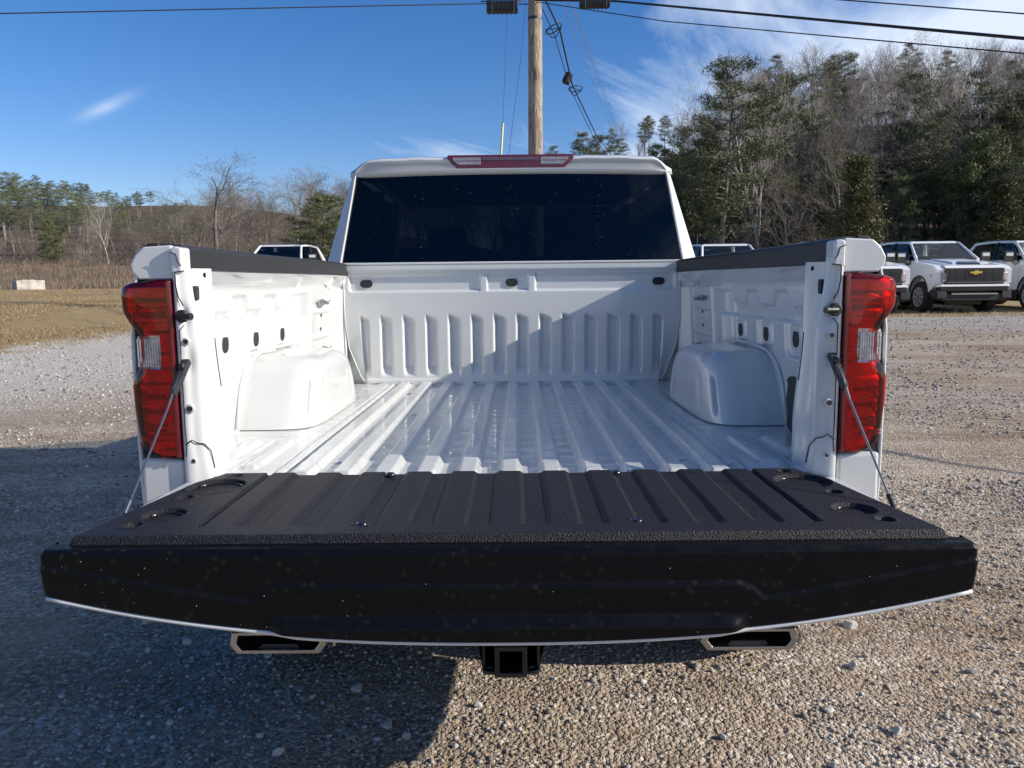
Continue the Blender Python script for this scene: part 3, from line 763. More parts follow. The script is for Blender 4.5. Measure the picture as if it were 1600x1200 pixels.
def rail_cap(s):
    y = np.concatenate([[1.872], np.linspace(1.873, 3.76, 40), [3.761]])
    sec = [(0.790, 1.412), (0.786, 1.415), (0.786, 1.462), (0.790, 1.470), (0.805, 1.4735), (0.85, 1.474), (0.868, 1.468), (0.874, 1.458), (0.874, 1.449), (0.85, 1.440), (0.81, 1.412)]
    P = np.zeros((len(sec), len(y), 3))
    for j, yy in enumerate(y):
        k = 0.97 if j in (0, len(y)-1) else 1.0
        rise = 0.016*float(ss(1.9, 3.7, yy))
        for a, (x, z) in enumerate(sec):
            P[a, j] = (s*(0.84+(x-0.84)*k+0.006*float(ss(2.0, 3.7, yy))), yy, 1.44+(z-1.44)*k+rise)
    o = grid('rail_cap', P, M['blackplastic'], truck, flip=(s > 0), closed=True, smooth=False)
    for e in (0, -1):
        mesh('cap_end', P[:, e, :], [tuple(range(len(sec)))], M['blackplastic'], o)
    bevel(o, 0.004, 2, 25)
    b = MB(); b.prism([(0.835, 1.462), (0.872, 1.462), (0.862, 1.4745), (0.835, 1.4755)], 'y', 1.862, 1.93)
    if s < 0: b.mirror()
    b.build('cap_tail', M['blackplastic'], o, bev=0.003)
    MB().box(*sorted((s*0.783, s*0.792)), 1.8705, 1.878, 1.408, 1.468).build('cap_end_lip', M['blackplastic'], o)
    return o
for s in (-1, 1): bedside(s); rail_cap(s)

# tail lamps
def tail_lamp(s):
    zs = np.linspace(0.951, 1.388, 60)
    zk = [0.951, 0.957, 0.978, 1.02, 1.08, 1.13, 1.150, 1.18, 1.195, 1.245, 1.262, 1.285, 1.31, 1.355, 1.372, 1.382, 1.388]
    xk = [0.885, 0.905, 0.925, 0.933, 0.939, 0.940, 0.935, 0.920, 0.914, 0.914, 0.920, 0.938, 0.952, 0.954, 0.948, 0.925, 0.88]
    def section(z, inset=0.0, n=22):
        xo = np.interp(z, zk, xk)-0.020-inset; xi = 0.8045+inset
        t = np.linspace(0, 1, n)
        # rear face bows gently, then wraps round to the side
        px = np.where(t < 0.7, xi+(xo-xi)*np.sin(t/0.7*PI/2)**0.9, xo+0.012*(t-0.7)/0.3)
        py = np.where(t < 0.7, 1.838+0.030*(t/0.7)**3+0.006*(1-t/0.7)**6, 1.868+0.13*(t-0.7)/0.3)
        return px, py+inset
    P = np.zeros((22, 60, 3))
    for j, z in enumerate(zs):
        px, py = section(z); edge = 0.012*(1-min(1, (z-0.951)/0.01))+0.012*(1-min(1, (1.388-z)/0.01))
        P[:, j, 0] = s*px; P[:, j, 1] = py+edge; P[:, j, 2] = z
    root = empty('tail_light', (0, 0, 0)); root.parent = truck
    # outer shell without the reversing window
    nu, nv = 22, 60
    i = np.arange(nu*nv).reshape(nu, nv); F = np.stack([i[:-1, :-1], i[1:, :-1], i[1:, 1:], i[:-1, 1:]], -1)
    uc = (np.arange(nu-1)+0.5)/(nu-1); zc = (zs[:-1]+zs[1:])/2
    win = (uc[:, None] > 0.16)*(uc[:, None] < 0.46)*(zc[None] > 1.170)*(zc[None] < 1.252)
    f = F[~win]; f = f if s > 0 else f[:, ::-1]
    fast_mesh('red_lens', P.reshape(-1, 3), f, M['redlens'], root, True)
    f = F[win.astype(bool)]; f = f if s > 0 else f[:, ::-1]
    fast_mesh('reversing_lens', P.reshape(-1, 3), f, M['clearlens'], root, True)
    # housing behind: reflector bowl with stepped optics
    Q = np.zeros((22, 60, 3))
    for j, z in enumerate(zs):
        px, py = section(z, 0.004)
        Q[:, j, 0] = s*np.clip(px, 0.808, 2); Q[:, j, 1] = py+0.010+0.006*((z*55) % 1.0); Q[:, j, 2] = z
    grid('lamp_reflector', Q, M['reflector'], root, flip=(s < 0), smooth=False)
    for (a, b, z0, z1) in ((0.828, 0.900, 1.30, 1.345), (0.835, 0.890, 1.278, 1.296), (0.838, 0.898, 1.085, 1.118), (0.838, 0.898, 1.05, 1.078), (0.838, 0.898, 1.015, 1.043), (0.845, 0.912, 0.992, 1.008)):
        MB().box(*sorted((s*a, s*b)), 1.857, 1.872, z0, z1).build('lamp_block', M['lampdark'], root, bev=0.003)
    w = MB()
    for k in range(9):      # fluted reversing optics
        x = 0.848+k*0.0058; w.box(*sorted((s*x, s*(x+0.0042))), 1.852, 1.864, 1.178, 1.246)
    w.build('reversing_optic', M['reflector'], root)
    MB().box(*sorted((s*0.845, s*0.901)), 1.862, 1.872, 1.170, 1.252).build('reversing_reflector', M['paper'], root)
    # dark red border strip by the post
    MB().box(*sorted((s*0.8045, s*0.8165)), 1.842, 1.874, 0.953, 1.386).build('lamp_border', M['brakered'], root, bev=0.004)
    # closing back
    MB().prism([(0.806, 0.955), (0.88, 0.955), (0.90, 1.0), (0.90, 1.12), (0.885, 1.2), (0.88, 1.25), (0.905, 1.30), (0.905, 1.37), (0.806, 1.384)], 'y', 1.89, 1.90).build('lamp_back', M['blackplastic'], root) if s > 0 else \
        MB().prism([(0.806, 0.955), (0.88, 0.955), (0.90, 1.0), (0.90, 1.12), (0.885, 1.2), (0.88, 1.25), (0.905, 1.30), (0.905, 1.37), (0.806, 1.384)], 'y', 1.89, 1.90).mirror().build('lamp_back', M['blackplastic'], root)
for s in (-1, 1): tail_lamp(s)

# tailgate lowered
def tailgate():
    root = empty('tailgate'); root.parent = truck
    # painted shell under the liner: outer skin (now facing down) and side returns
    n = 40; xs = np.linspace(-0.820, 0.820, n)
    def low(x): return 0.737+0.085*(abs(x)/0.82)**2.35
    V = []; F = []
    for x in xs:
        l = low(x)
        wfar = 0.80/0.826
        V += [(x, 1.335, l+0.004), (x, 1.330, 0.892), (x*wfar, 1.842, 0.892), (x*wfar, 1.842, 0.80+0.0*l)]
    for k in range(n-1):
        for q in range(4):
            a = k*4+q; b = k*4+(q+1) % 4; F.append((a, b, b+4, a+4))
    F += [(0, 1, 2, 3), tuple((n-1)*4+q for q in (3, 2, 1, 0))]
    mesh('painted_shell', V, F, M['paint'], root)
    # black cap along the free edge (faces the viewer)
    x = np.arange(-0.824, 0.8241, 0.004); tt = np.linspace(0, 1, 46)
    X, T = np.meshgrid(x, tt, indexing='ij')
    L = 0.737+0.085*(np.abs(X)/0.82)**2.35
    Z = L+(0.9025-L)*T
    Y = 1.300+0.010*(1-T)**2
    # sight line moulding: thin step rising towards each end, and the raised centre ledge low down
    line = np.interp(np.abs(X), [0, 0.405, 0.43, 0.455, 0.83], [0.836, 0.839, 0.832, 0.808, 0.880])
    Y = Y-0.0045*(1-ss(-0.002, 0.004, Z-line))
    l2 = 0.773+0.0*X; w2 = ss(-0.43, -0.395, X)*(1-ss(0.395, 0.43, X))
    Y = Y-0.016*(1-ss(-0.012, 0.012, Z-(l2)))*w2
    Y = Y+0.004*ss(0.893, 0.898, Z)*0+0.006*(T > 0.97)
    sid = ss(0.8195, 0.824, np.abs(X)); Y = Y+0.003*sid
    Y = Y+0.0012*(vnoise(X*6, Z*9, 31)-0.5)
    P = np.stack([X, Y, Z], -1)
    # wrap top backwards
    top = P[:, -1:, :].copy(); t1 = top.copy(); t1[..., 1] = 1.318; t1[..., 2] = 0.9045; t2 = t1.copy(); t2[..., 1] = 1.345; t3 = t2.copy(); t3[..., 2] = 0.893
    bot = P[:, :1, :].copy(); b1 = bot.copy(); b1[..., 1] += 0.012; b1[..., 2] -= 0.004
    P = np.concatenate([b1, P, t1, t2, t3], 1)
    s0 = P[:1].copy(); s0[..., 1] = 1.36; s1 = P[-1:].copy(); s1[..., 1] = 1.36
    P = np.concatenate([s0, P, s1], 0)
    grid('edge_cap', P, M['cap'], root)
    MB().tube([(x_, 1.2985+(0.0105*float(ss(0.37, 0.43, abs(x_)))), 0.737+0.085*(abs(x_)/0.82)**2.35-0.0050) for x_ in np.linspace(-0.822, 0.822, 60)], 0.0042, 6).build('painted_lip', M['paint'], root, smooth=True)
    # textured liner
    u = np.linspace(-1, 1, 620); y = np.concatenate([np.linspace(1.338, 1.358, 10), np.arange(1.361, 1.828, 0.0036), [1.829, 1.83]])
    U, Y = np.meshgrid(u, y, indexing='ij')
    half = np.interp(Y, [1.33, 1.36, 1.74, 1.80, 1.83], [0.800, 0.797, 0.738, 0.708, 0.700])
    X = U*half
    h = np.full_like(X, 0.919)
    h = h-0.016*(1-ss(1.338, 1.350, Y))**1.6
    h = np.where(Y > 1.8285, 0.893, h)
    k = np.round(X/0.1095); d = X-k*0.1095
    rib = (1-np.clip((np.abs(d)-0.025)/0.009, 0, 1))*(np.abs(k) <= 5)
    Yw = np.where(np.abs(k) <= 5, bandf(Y, 1.402, 1.90, 0.014), 0)
    h = h+0.0062*(rib-1)*Yw*(np.abs(X) < 0.590)
    ed = half-np.abs(X); h = h-0.014*(1-ss(0, 0.012, ed))
    for sx in (-1, 1):
        for (cx, cy, r, dep) in ((0.664, 1.700, 0.060, 0.009), (0.684, 1.478, 0.040, 0.009), (0.697, 1.605, 0.0155, 0.012), (0.712, 1.408, 0.0155, 0.012), (0.655, 1.795, 0.013, 0.01)):
            q = np.hypot(X-sx*cx, Y-cy); h = h-dep*(1-ss(r-0.002, r+0.002, q))
            h = h+0.0015*np.exp(-((q-r-0.004)/0.004)**2)
    h = h+0.0012*(vnoise(X*7, Y*7, 41)-0.5)
    P = np.stack([X, Y, h], -1)
    o = grid('bed_liner', P, M['liner'], root)
    for sx in (-1, 1):
        for (cx, cy, r) in ((0.697, 1.605, 0.0125), (0.712, 1.408, 0.0125)):
            MB().lathe([(r, 0.9075), (r, 0.9090)], (sx*cx, cy, 0), 'z', 24).build('drain_hole', M['blackgloss'], o)
        for (cx, cy, r) in ((0.664, 1.700, 0.060), (0.684, 1.478, 0.040)):
            MB().tube([(sx*cx+(r-0.003)*math.cos(a), cy+(r-0.003)*math.sin(a), 0.9115) for a in np.linspace(0.15*PI, 0.85*PI, 20)], 0.0022, 6).build('cup_rim', M['blackgloss'], o, smooth=True)
    for cx, cy in ((-0.275, 1.408), (0.245, 1.415), (-0.285, 1.80), (0.255, 1.80)):
        b = MB(); b.lathe([(0.011, 0.911), (0.011, 0.9205), (0.008, 0.9225), (0.004, 0.9205)], (cx, cy, 0), 'z', 16); b.build('liner_screw', M['blackgloss'], o, smooth=True)
    return root
gate = tailgate()
MB().box(-0.80, 0.80, 1.832, 1.868, 0.86, 0.880).build('hinge_gap', M['void'], gate)

# support cables
for s in (-1, 1):
    r = empty('gate_cable'); r.parent = truck
    a = Vector((s*0.781, 1.838, 1.178)); b = Vector((s*0.772, 1.50, 0.915)); c = a+(b-a)*0.30
    MB().tube([a+Vector((0, -0.006, 0.0)), a+(b-a)*0.15+Vector((0, -0.01, 0)), c, b+(c-b)*0.02], [0.0045, 0.0038, 0.0027, 0.0027], 8).build('cable', M['steel'], r)
    e = MB()
    d = (b-a).normalized(); side = Vector((1, 0, 0)); nn = d.cross(side).normalized()
    def slab(p, q, w0, w1, t):
        v = []
        for pp, w in ((p, w0), (q, w1)):
            for sa, sb in ((-1, -1), (1, -1), (1, 1), (-1, 1)): v.append(pp+side*w*sa+nn*t*sb)
        e.hexa(v)
    slab(a-d*0.022, a+d*0.030, 0.010, 0.009, 0.008); slab(a+d*0.030, a+d*0.095, 0.0095, 0.006, 0.008)
    e.build('cable_end', M['blackplastic'], r, bev=0.003)
    MB().lathe([(0.0085, 0.0), (0.0085, -0.022), (0.006, -0.026)], (a.x, a.y+0.004, a.z+0.002), 'y', 14).build('cable_stud', M['blackmetal'], r)
    MB().tube([b-d*0.030, b], [0.0055, 0.0045], 10).build('cable_ferrule', M['steel'] if s < 0 else M['blackmetal'], r)

# bumper, exhaust tips, hitch
bp = empty('rear_bumper'); bp.parent = truck
def bumper():
    n = 41; V = []; F = []
    for k in range(n):
        x = -0.955+1.91*k/(n-1); ax = abs(x)
        y = 1.745+0.16*max(0, (ax-0.62)/0.335)**2.2
        lo = 0.585 if ax > 0.33 else 0.56
        lo += 0.05*max(0, (ax-0.80)/0.155)**2; lo -= 0.02*(ax > 0.67)
        V += [(x, y+0.012, lo), (x, y, lo+0.03), (x, y, 0.745), (x, y+0.02, 0.765), (x, 2.05, 0.765), (x, 2.05, lo)]
    m = 6
    for k in range(n-1):
        for q in range(m):
            a = k*m+q; b = k*m+(q+1) % m; F.append((a, b, b+m, a+m))
    F += [tuple(range(m)), tuple((n-1)*m+q for q in range(m))[::-1]]
    o = MB().add(V, F).build('bumper_bar', M['blackgloss'], bp, bev=0.01)
    for s in (-1, 1):  # side wraps
        MB().prism([(1.90, 0.60), (2.40, 0.56), (2.42, 0.62), (2.40, 0.77), (1.90, 0.77)], 'x', s*0.955, s*0.915).build('bumper_wrap', M['blackgloss'], bp, bev=0.01)
bumper()
for s in (-1, 1):
    cx = s*0.551 if s < 0 else 0.562
    e = empty('exhaust_tip'); e.parent = bp
    def ring(w, h, ch, y, zc):
        return [(cx-w+ch, y, zc-h), (cx+w-ch, y, zc-h), (cx+w, y, zc-h+ch*1.3), (cx+w-0.006, y, zc+h), (cx-w+0.006, y, zc+h), (cx-w, y, zc-h+ch*1.3)]
    A = [ring(0.118, 0.029, 0.020, 1.742, 0.532), ring(0.114, 0.026, 0.016, 1.722, 0.532), ring(0.098, 0.018, 0.012, 1.722, 0.533), ring(0.094, 0.020, 0.012, 1.90, 0.532)]
    V = [p for r_ in A for p in r_]; F = []
    for k in range(3):
        for q in range(6): F.append((k*6+q, k*6+(q+1) % 6, (k+1)*6+(q+1) % 6, (k+1)*6+q))
    Vb = ring(0.118, 0.029, 0.020, 1.93, 0.532); nb = len(V); V += Vb
    for q in range(6): F.append((q, (q+1) % 6, nb+(q+1) % 6, nb+q))
    MB().add(V, F).build('tip_frame', M['chrome'], e, bev=0.003)
    MB().add([(p[0], 1.80, p[2]) for p in ring(0.093, 0.0195, 0.012, 1.8, 0.532)], [(0, 1, 2, 3, 4, 5)]).build('tip_cavity', M['void'], e, fix=False)
    MB().prism([(cx-0.05, 0.512), (cx+0.05, 0.512), (cx+0.04, 0.524), (cx-0.04, 0.524)], 'y', 1.735, 1.79).build('tip_baffle', M['darksteel'], e, bev=0.002)
    MB().tube([(cx, 1.93, 0.53), (cx*0.95, 2.3, 0.50), (cx*0.9, 2.6, 0.55)], [0.05, 0.04, 0.035], 14).build('exhaust_pipe', M['darksteel'], e, smooth=True)
    MB().tube([(cx+0.118, 1.745, 0.552), (cx+0.130, 1.75, 0.535), (cx+0.126, 1.75, 0.512)], 0.004, 6).build('tip_clip', M['chrome'], e)
h = empty('trailer_hitch'); h.parent = truck
b = MB()
o_ = [(-0.038, -0.038), (0.038, -0.038), (0.038, 0.038), (-0.038, 0.038)]; i_ = [(-0.026, -0.026), (0.026, -0.026), (0.026, 0.026), (-0.026, 0.026)]
V = [(x, 1.69, 0.496+z) for x, z in o_]+[(x, 1.69, 0.496+z) for x, z in i_]+[(x, 2.1, 0.496+z) for x, z in o_]+[(x, 2.1, 0.496+z) for x, z in i_]
F = []
for q in range(4):
    r_ = (q+1) % 4; F += [(q, r_, 4+r_, 4+q), (q, r_, 8+r_, 8+q), (4+q, 4+r_, 12+r_, 12+q)]
b.add(V, F).build('receiver_tube', M['blackmetal'], h, bev=0.003)
b = MB(); b.box(-0.026, 0.026, 1.85, 1.86, 0.470, 0.522).build('receiver_back', M['void'], h)
b = MB(); b.hexa([(-0.066, 1.72, 0.449), (0.066, 1.72, 0.449), (0.10, 1.98, 0.449), (-0.10, 1.98, 0.449), (-0.066, 1.72, 0.456), (0.066, 1.72, 0.456), (0.10, 1.98, 0.456), (-0.10, 1.98, 0.456)]); b.build('chain_plate', M['blackmetal'], h, bev=0.003)
for s in (-1, 1): MB().box(*sorted((s*0.060, s*0.068)), 1.73, 1.95, 0.450, 0.58).build('hitch_bracket', M['blackmetal'], h, bev=0.003)
for s in (-1, 1): MB().tube([(s*0.052, 1.715, 0.459)]*0+[(s*(0.052+0.012*math.cos(a)), 1.722+0.012*math.sin(a), 0.462) for a in np.linspace(0, 2*PI, 12)], 0.004, 6).build('chain_loop', M['darksteel'], h)
MB().tube([(-0.7, 1.99, 0.52), (0.7, 1.99, 0.52)], 0.03, 12).build('hitch_crossbar', M['blackmetal'], h)
MB().prism([(-0.45, 0.40), (0.45, 0.40), (0.45, 0.62), (-0.45, 0.62)], 'y', 2.15, 2.9).build('spare_wheel_well', M['rubber'], truck, bev=0.06)
MB().box(-0.52, -0.42, 1.95, 7.2, 0.48, 0.62).box(0.42, 0.52, 1.95, 7.2, 0.48, 0.62).build('frame_rails', M['blackmetal'], truck)
MB().box(-0.86, 0.86, 1.90, 3.74, 0.835, 0.872).build('bed_underside', M['blackmetal'], truck)
MB().tube([(-0.8, 2.93, 0.42), (-0.1, 2.93, 0.42), (0.1, 2.93, 0.42), (0.8, 2.93, 0.42)], [0.05, 0.06, 0.13, 0.05], 12).build('rear_axle', M['blackmetal'], truck)

def wheel(parent, x, y, z, R=0.41, w=0.28, s=1, dark=False, name='wheel'):
    r = empty(name, (x, y, z)); r.parent = parent
    R2 = R-0.03
    MB().lathe([(R*0.60, -w*0.46), (R2, -w*0.5), (R, -w*0.34), (R, w*0.34), (R2, w*0.5), (R*0.60, w*0.46)], (0, 0, 0), 'x', 36).build('tyre', M['rubber'], r, smooth=False)
    MB().lathe([(R*0.62, s*w*0.46), (R*0.62, s*w*0.525), (R*0.56, s*w*0.50), (R*0.53, s*w*0.36), (0.08, s*w*0.28), (0.075, s*w*0.42), (0.05, s*w*0.46), (0.001, s*w*0.46)], (0, 0, 0), 'x', 32).build('rim', M['alu'], r, smooth=False)
    sp_ = MB()
    for k in range(8):
        a = 2*PI*k/8; ca, sa = math.cos(a), math.sin(a); w1, w2 = 0.022, 0.030; xo = s*w*0.40; xi = s*w*0.47
        def pt(rad, off, xx): return (xx, rad*ca-off*sa, rad*sa+off*ca)
        sp_.hexa([pt(0.06, -w1, xo), pt(R*0.56, -w2, xo), pt(R*0.56, w2, xo), pt(0.06, w1, xo), pt(0.06, -w1, xi), pt(R*0.56, -w2, xi), pt(R*0.56, w2, xi), pt(0.06, w1, xi)])
    sp_.build('spokes', M['alu'], r)
    return r
for s in (-1, 1):
    wheel(truck, s*0.845, 2.93, 0.405, s=s); wheel(truck, s*0.845, 6.68, 0.43, s=s)

# cab
cab = empty('cab'); cab.parent = truck
def cab_build():
    # rear face: pillars + header + lower panel, leaning forward
    def fy(z): return 3.80+0.20*(z-1.49)/0.43*0.55      # plane of the rear glass
    def hw(z): return np.interp(z, [0.9, 1.49, 1.92, 2.0], [0.93, 0.932, 0.800, 0.765])
    gz0, gz1 = 1.492, 1.925; g0, g1 = 0.835, 0.768
    # C pillars (rear faces) with depth, one for each side
    for s in (-1, 1):
        b = MB()
        v = [(s*g0, fy(gz0)-0.004, gz0-0.01), (s*(g0+0.075), fy(gz0)+0.02, gz0-0.01), (s*(g0+0.105), fy(gz0)+0.16, gz0-0.01), (s*g0, fy(gz0)+0.05, gz0-0.01),
             (s*g1, fy(gz1)-0.004, gz1+0.005), (s*(g1+0.022), fy(gz1)+0.02, gz1+0.005), (s*(g1+0.055), fy(gz1)+0.16, gz1+0.005), (s*g1, fy(gz1)+0.05, gz1+0.005)]
        v += [(s*0.720, fy(1.96)+0.004, 1.955), (s*0.768, fy(1.96)+0.024, 1.955), (s*0.785, fy(1.96)+0.16, 1.955), (s*0.720, fy(1.96)+0.05, 1.955)]
        F_ = [(3, 2, 1, 0)]+[(q, (q+1) % 4, 4+(q+1) % 4, 4+q) for q in range(4)]+[(4+q, 4+(q+1) % 4, 8+(q+1) % 4, 8+q) for q in range(4)]+[(8, 9, 10, 11)]
        b.add(v, F_); b.build('rear_pillar', M['paint'], cab, bev=0.010, seg=3)
    # roof with crowned rear header; every row runs down over the shoulder on each side
    rows = [  # y, z at centre, half width
        (fy(1.925)+0.004, 1.924, 0.768), (fy(1.925)-0.010, 1.938, 0.772), (fy(1.925)-0.018, 1.946, 0.774), (3.915, 1.985, 0.768), (3.900, 1.992, 0.766), (3.900, 2.001, 0.765), (3.915, 2.010, 0.765), (3.96, 2.021, 0.768),
        (4.1, 2.033, 0.775), (4.6, 2.045, 0.775), (5.2, 2.035, 0.765), (5.55, 1.995, 0.745), (5.62, 1.97, 0.735)]
    tx = np.concatenate([np.linspace(0, 0.80, 14), np.linspace(0.84, 1.0, 10)]); nx = len(tx)
    P = np.zeros((2*nx-1, len(rows), 3))
    for j, (yy, zc, hw_) in enumerate(rows):
        big = j >= 3
        for q in range(2*nx-1):
            t = tx[abs(q-nx+1)]; sg = 1 if q >= nx-1 else -1
            xx_ = hw_*t; drop = (0.008*t**2+(0.056*max(0, (t-0.915)/0.085)**2.2 if big else 0.004*t**2))
            P[q, j] = (sg*(xx_+(0.012*max(0, (t-0.93)/0.07) if big else 0)), yy+(0.020*t**8 if j < 8 else 0), zc-drop)
    for j in range(8, 12): P[:, j, 2] += 0.006*np.cos(P[:, j, 0]*19)*(np.abs(P[:, j, 0]) < 0.62)
    for j in range(4, 8): P[:, j, 2] += 0.0015*np.sin(P[:, j, 0]*37)+0.002*np.cos(P[:, j, 0]*13)
    o = grid('roof', P, M['paint'], cab, flip=False); m = o.modifiers.new('solid', 'SOLIDIFY'); m.thickness = 0.03; m.offset = -1
    MB().box(-0.72, 0.72, 4.02, 5.5, 1.935, 1.955).build('headliner', M['interior'], cab)
    # lower rear panel, doors and sides
    b = MB(); b.hexa([(-0.93, 3.80, 0.55), (0.93, 3.80, 0.55), (0.93, 3.86, 0.55), (-0.93, 3.86, 0.55), (-0.90, fy(1.485)-0.002, 1.486), (0.90, fy(1.485)-0.002, 1.486), (0.90, fy(1.485)+0.06, 1.486), (-0.90, fy(1.485)+0.06, 1.486)])
    b.build('cab_back', M['paint'], cab, bev=0.006)
    for s in (-1, 1):
        for (ya, yb, nm) in ((3.86, 4.78, 'rear_door'), (4.79, 5.85, 'front_door')):
            b = MB(); b.hexa([(s*0.90, ya, 0.55), (s*0.99, ya, 0.55), (s*0.99, yb, 0.55), (s*0.90, yb, 0.55), (s*0.90, ya, 1.40), (s*0.955, ya, 1.40), (s*0.955, yb, 1.40), (s*0.90, yb, 1.40)])
            d = b.build(nm, M['paint'], cab, bev=0.02, seg=3)
            MB().box(*sorted((s*0.965, s*0.985)), ya+0.1, ya+0.28, 1.22, 1.25).build('handle', M['paint'], d, bev=0.006)
            # window glass and frame
            zt = 1.93 if nm == 'rear_door' else 1.92; yt = yb if nm == 'rear_door' else yb-0.50
            mesh('door_glass', [(s*0.93, ya+0.06+(0.14 if nm == 'rear_door' else 0), 1.41), (s*0.93, yb-0.05, 1.41), (s*0.80, yt-0.07, zt), (s*0.80, ya+0.10+(0.14 if nm == 'rear_door' else 0), zt)], [(0, 1, 2, 3)], M['sglass'], d)
            MB().tube([(s*0.935, yb-0.03, 1.40), (s*0.80, yt-0.03, zt+0.02)], 0.035, 8).build('pillar', M['paint'], d)
        MB().tube([(s*0.762, 4.03, 1.955), (s*0.772, 4.5, 1.985), (s*0.765, 5.2, 1.975), (s*0.745, 5.6, 1.93)], 0.035, 8).build('roof_rail', M['paint'], cab, smooth=True)
        # mirrors
        MB().hexa([(s*1.02, 5.56, 1.40), (s*1.24, 5.53, 1.40), (s*1.24, 5.62, 1.40), (s*1.02, 5.66, 1.40), (s*1.02, 5.56, 1.60), (s*1.22, 5.53, 1.61), (s*1.22, 5.62, 1.61), (s*1.02, 5.66, 1.60)]).build('mirror', M['blackgloss'], cab, bev=0.02)
    mesh('windscreen', [(-0.80, 6.20, 1.40), (0.80, 6.20, 1.40), (0.68, 5.60, 1.955), (-0.68, 5.60, 1.955)], [(0, 1, 2, 3)], M['wglass'], cab)
    # hood, wings, nose
    b = MB(); b.hexa([(-0.97, 5.86, 0.60), (0.97, 5.86, 0.60), (0.95, 7.42, 0.60), (-0.95, 7.42, 0.60), (-0.93, 5.86, 1.36), (0.93, 5.86, 1.36), (0.90, 7.35, 1.24), (-0.90, 7.35, 1.24)])
    b.build('front_body', M['paint'], cab, bev=0.05, seg=3)
    MB().box(-0.88, 0.88, 3.87, 5.9, 0.55, 0.62).build('cab_floor', M['interior'], cab)
    # seats and headrests
    for x in (-0.40, 0.40):
        t = MB(); t.hexa([(x-0.25, 4.95, 0.95), (x+0.25, 4.95, 0.95), (x+0.25, 5.1, 0.95), (x-0.25, 5.1, 0.95), (x-0.23, 4.80, 1.55), (x+0.23, 4.80, 1.55), (x+0.23, 4.90, 1.55), (x-0.23, 4.90, 1.55)])
        t.hexa([(x-0.13, 4.79, 1.58), (x+0.13, 4.79, 1.58), (x+0.13, 4.88, 1.58), (x-0.13, 4.88, 1.58), (x-0.11, 4.77, 1.74), (x+0.11, 4.77, 1.74), (x+0.11, 4.86, 1.74), (x-0.11, 4.86, 1.74)])
        t.box(x-0.25, x+0.25, 4.95, 5.45, 0.75, 0.95); t.build('front_seat', M['interior'], cab, bev=0.03, seg=3)
    t = MB(); t.hexa([(-0.70, 3.98, 0.95), (0.70, 3.98, 0.95), (0.70, 4.12, 0.95), (-0.70, 4.12, 0.95), (-0.68, 3.90, 1.50), (0.68, 3.90, 1.50), (0.68, 4.0, 1.50), (-0.68, 4.0, 1.50)])
    for x in (-0.45, 0.45): t.hexa([(x-0.13, 3.91, 1.50), (x+0.13, 3.91, 1.50), (x+0.13, 3.98, 1.50), (x-0.13, 3.98, 1.50), (x-0.12, 3.93, 1.57), (x+0.12, 3.93, 1.57), (x+0.12, 3.98, 1.57), (x-0.12, 3.98, 1.57)])
    t.box(-0.70, 0.70, 4.0, 4.5, 0.7, 0.95); t.build('rear_bench', M['interior'], cab, bev=0.03, seg=3)
    MB().box(-0.85, 0.85, 5.7, 6.0, 1.05, 1.36).build('dashboard', M['interior'], cab, bev=0.04)
    # rear glass
    n = 13; xs = np.linspace(-1, 1, n); zs = np.linspace(gz0, gz1, 9)
    P = np.zeros((n, 9, 3))
    for j, z in enumerate(zs):
        w = np.interp(z, [gz0, gz1], [g0-0.002, g1-0.002]); P[:, j, 0] = xs*w; P[:, j, 1] = fy(z)+0.004+0.015*xs**4; P[:, j, 2] = z
    rg = grid('rear_window', P, M['glass'], cab)
    # black ceramic border inside the glass
    t = MB()
    def bar(p, q, w):
        d = (Vector(q)-Vector(p)).normalized(); up_ = Vector((0, 1, 0)); sd = d.cross(up_)*w
        P_ = Vector(p); Q_ = Vector(q); t.hexa([P_-sd, P_+sd, P_+sd+up_*0.004, P_-sd+up_*0.004, Q_-sd, Q_+sd, Q_+sd+up_*0.004, Q_-sd+up_*0.004])
    y0, y1 = fy(gz0)+0.030, fy(gz1)+0.030
    bar((-g0, y0, gz0+0.012), (g0, y0, gz0+0.012), 0.012); bar((-g1, y1, gz1-0.010), (g1, y1, gz1-0.010), 0.014)
    bar((-g0+0.012, y0, gz0), (-g1+0.012, y1, gz1), 0.013); bar((g0-0.012, y0, gz0), (g1-0.012, y1, gz1), 0.013)
    t.build('window_border', M['blackgloss'], rg)
    # high brake lamp
    bl = empty('high_brake_light'); bl.parent = cab
    def trap(w1, w2, z0, z1): return [(-w1, z0), (w1, z0), (w2, z0+(z1-z0)*0.72), (w2, z1), (-w2, z1), (-w2, z0+(z1-z0)*0.72)]
    MB().prism(trap(0.265, 0.312, 1.950, 2.016), 'y', 3.895, 3.99).build('brake_lens', M['brakered'], bl, bev=0.005, seg=3)
    for s in (-1, 1):
        MB().prism([(s*0.148, 1.968), (s*0.255, 1.968), (s*0.283, 1.988), (s*0.285, 2.003), (s*0.148, 2.003)], 'y', 3.8925, 3.90).build('cargo_lamp', simple('grey_lamp_lens', (0.30, 0.27, 0.29), 0.15, coat=1.0, var=0.35, scale=90), bl, bev=0.002)
        MB().box(*sorted((s*0.148, s*0.284)), 3.8915, 3.894, 1.986, 1.988).build('lamp_line', M['brakered'], bl)
    MB().box(-0.140, 0.140, 3.8925, 3.90, 1.990, 2.003).build('lamp_strip', simple('violet_grey_lens', (0.12, 0.07, 0.08), 0.2, coat=1.0), bl)
cab_build()
CX, CY = 0, 0
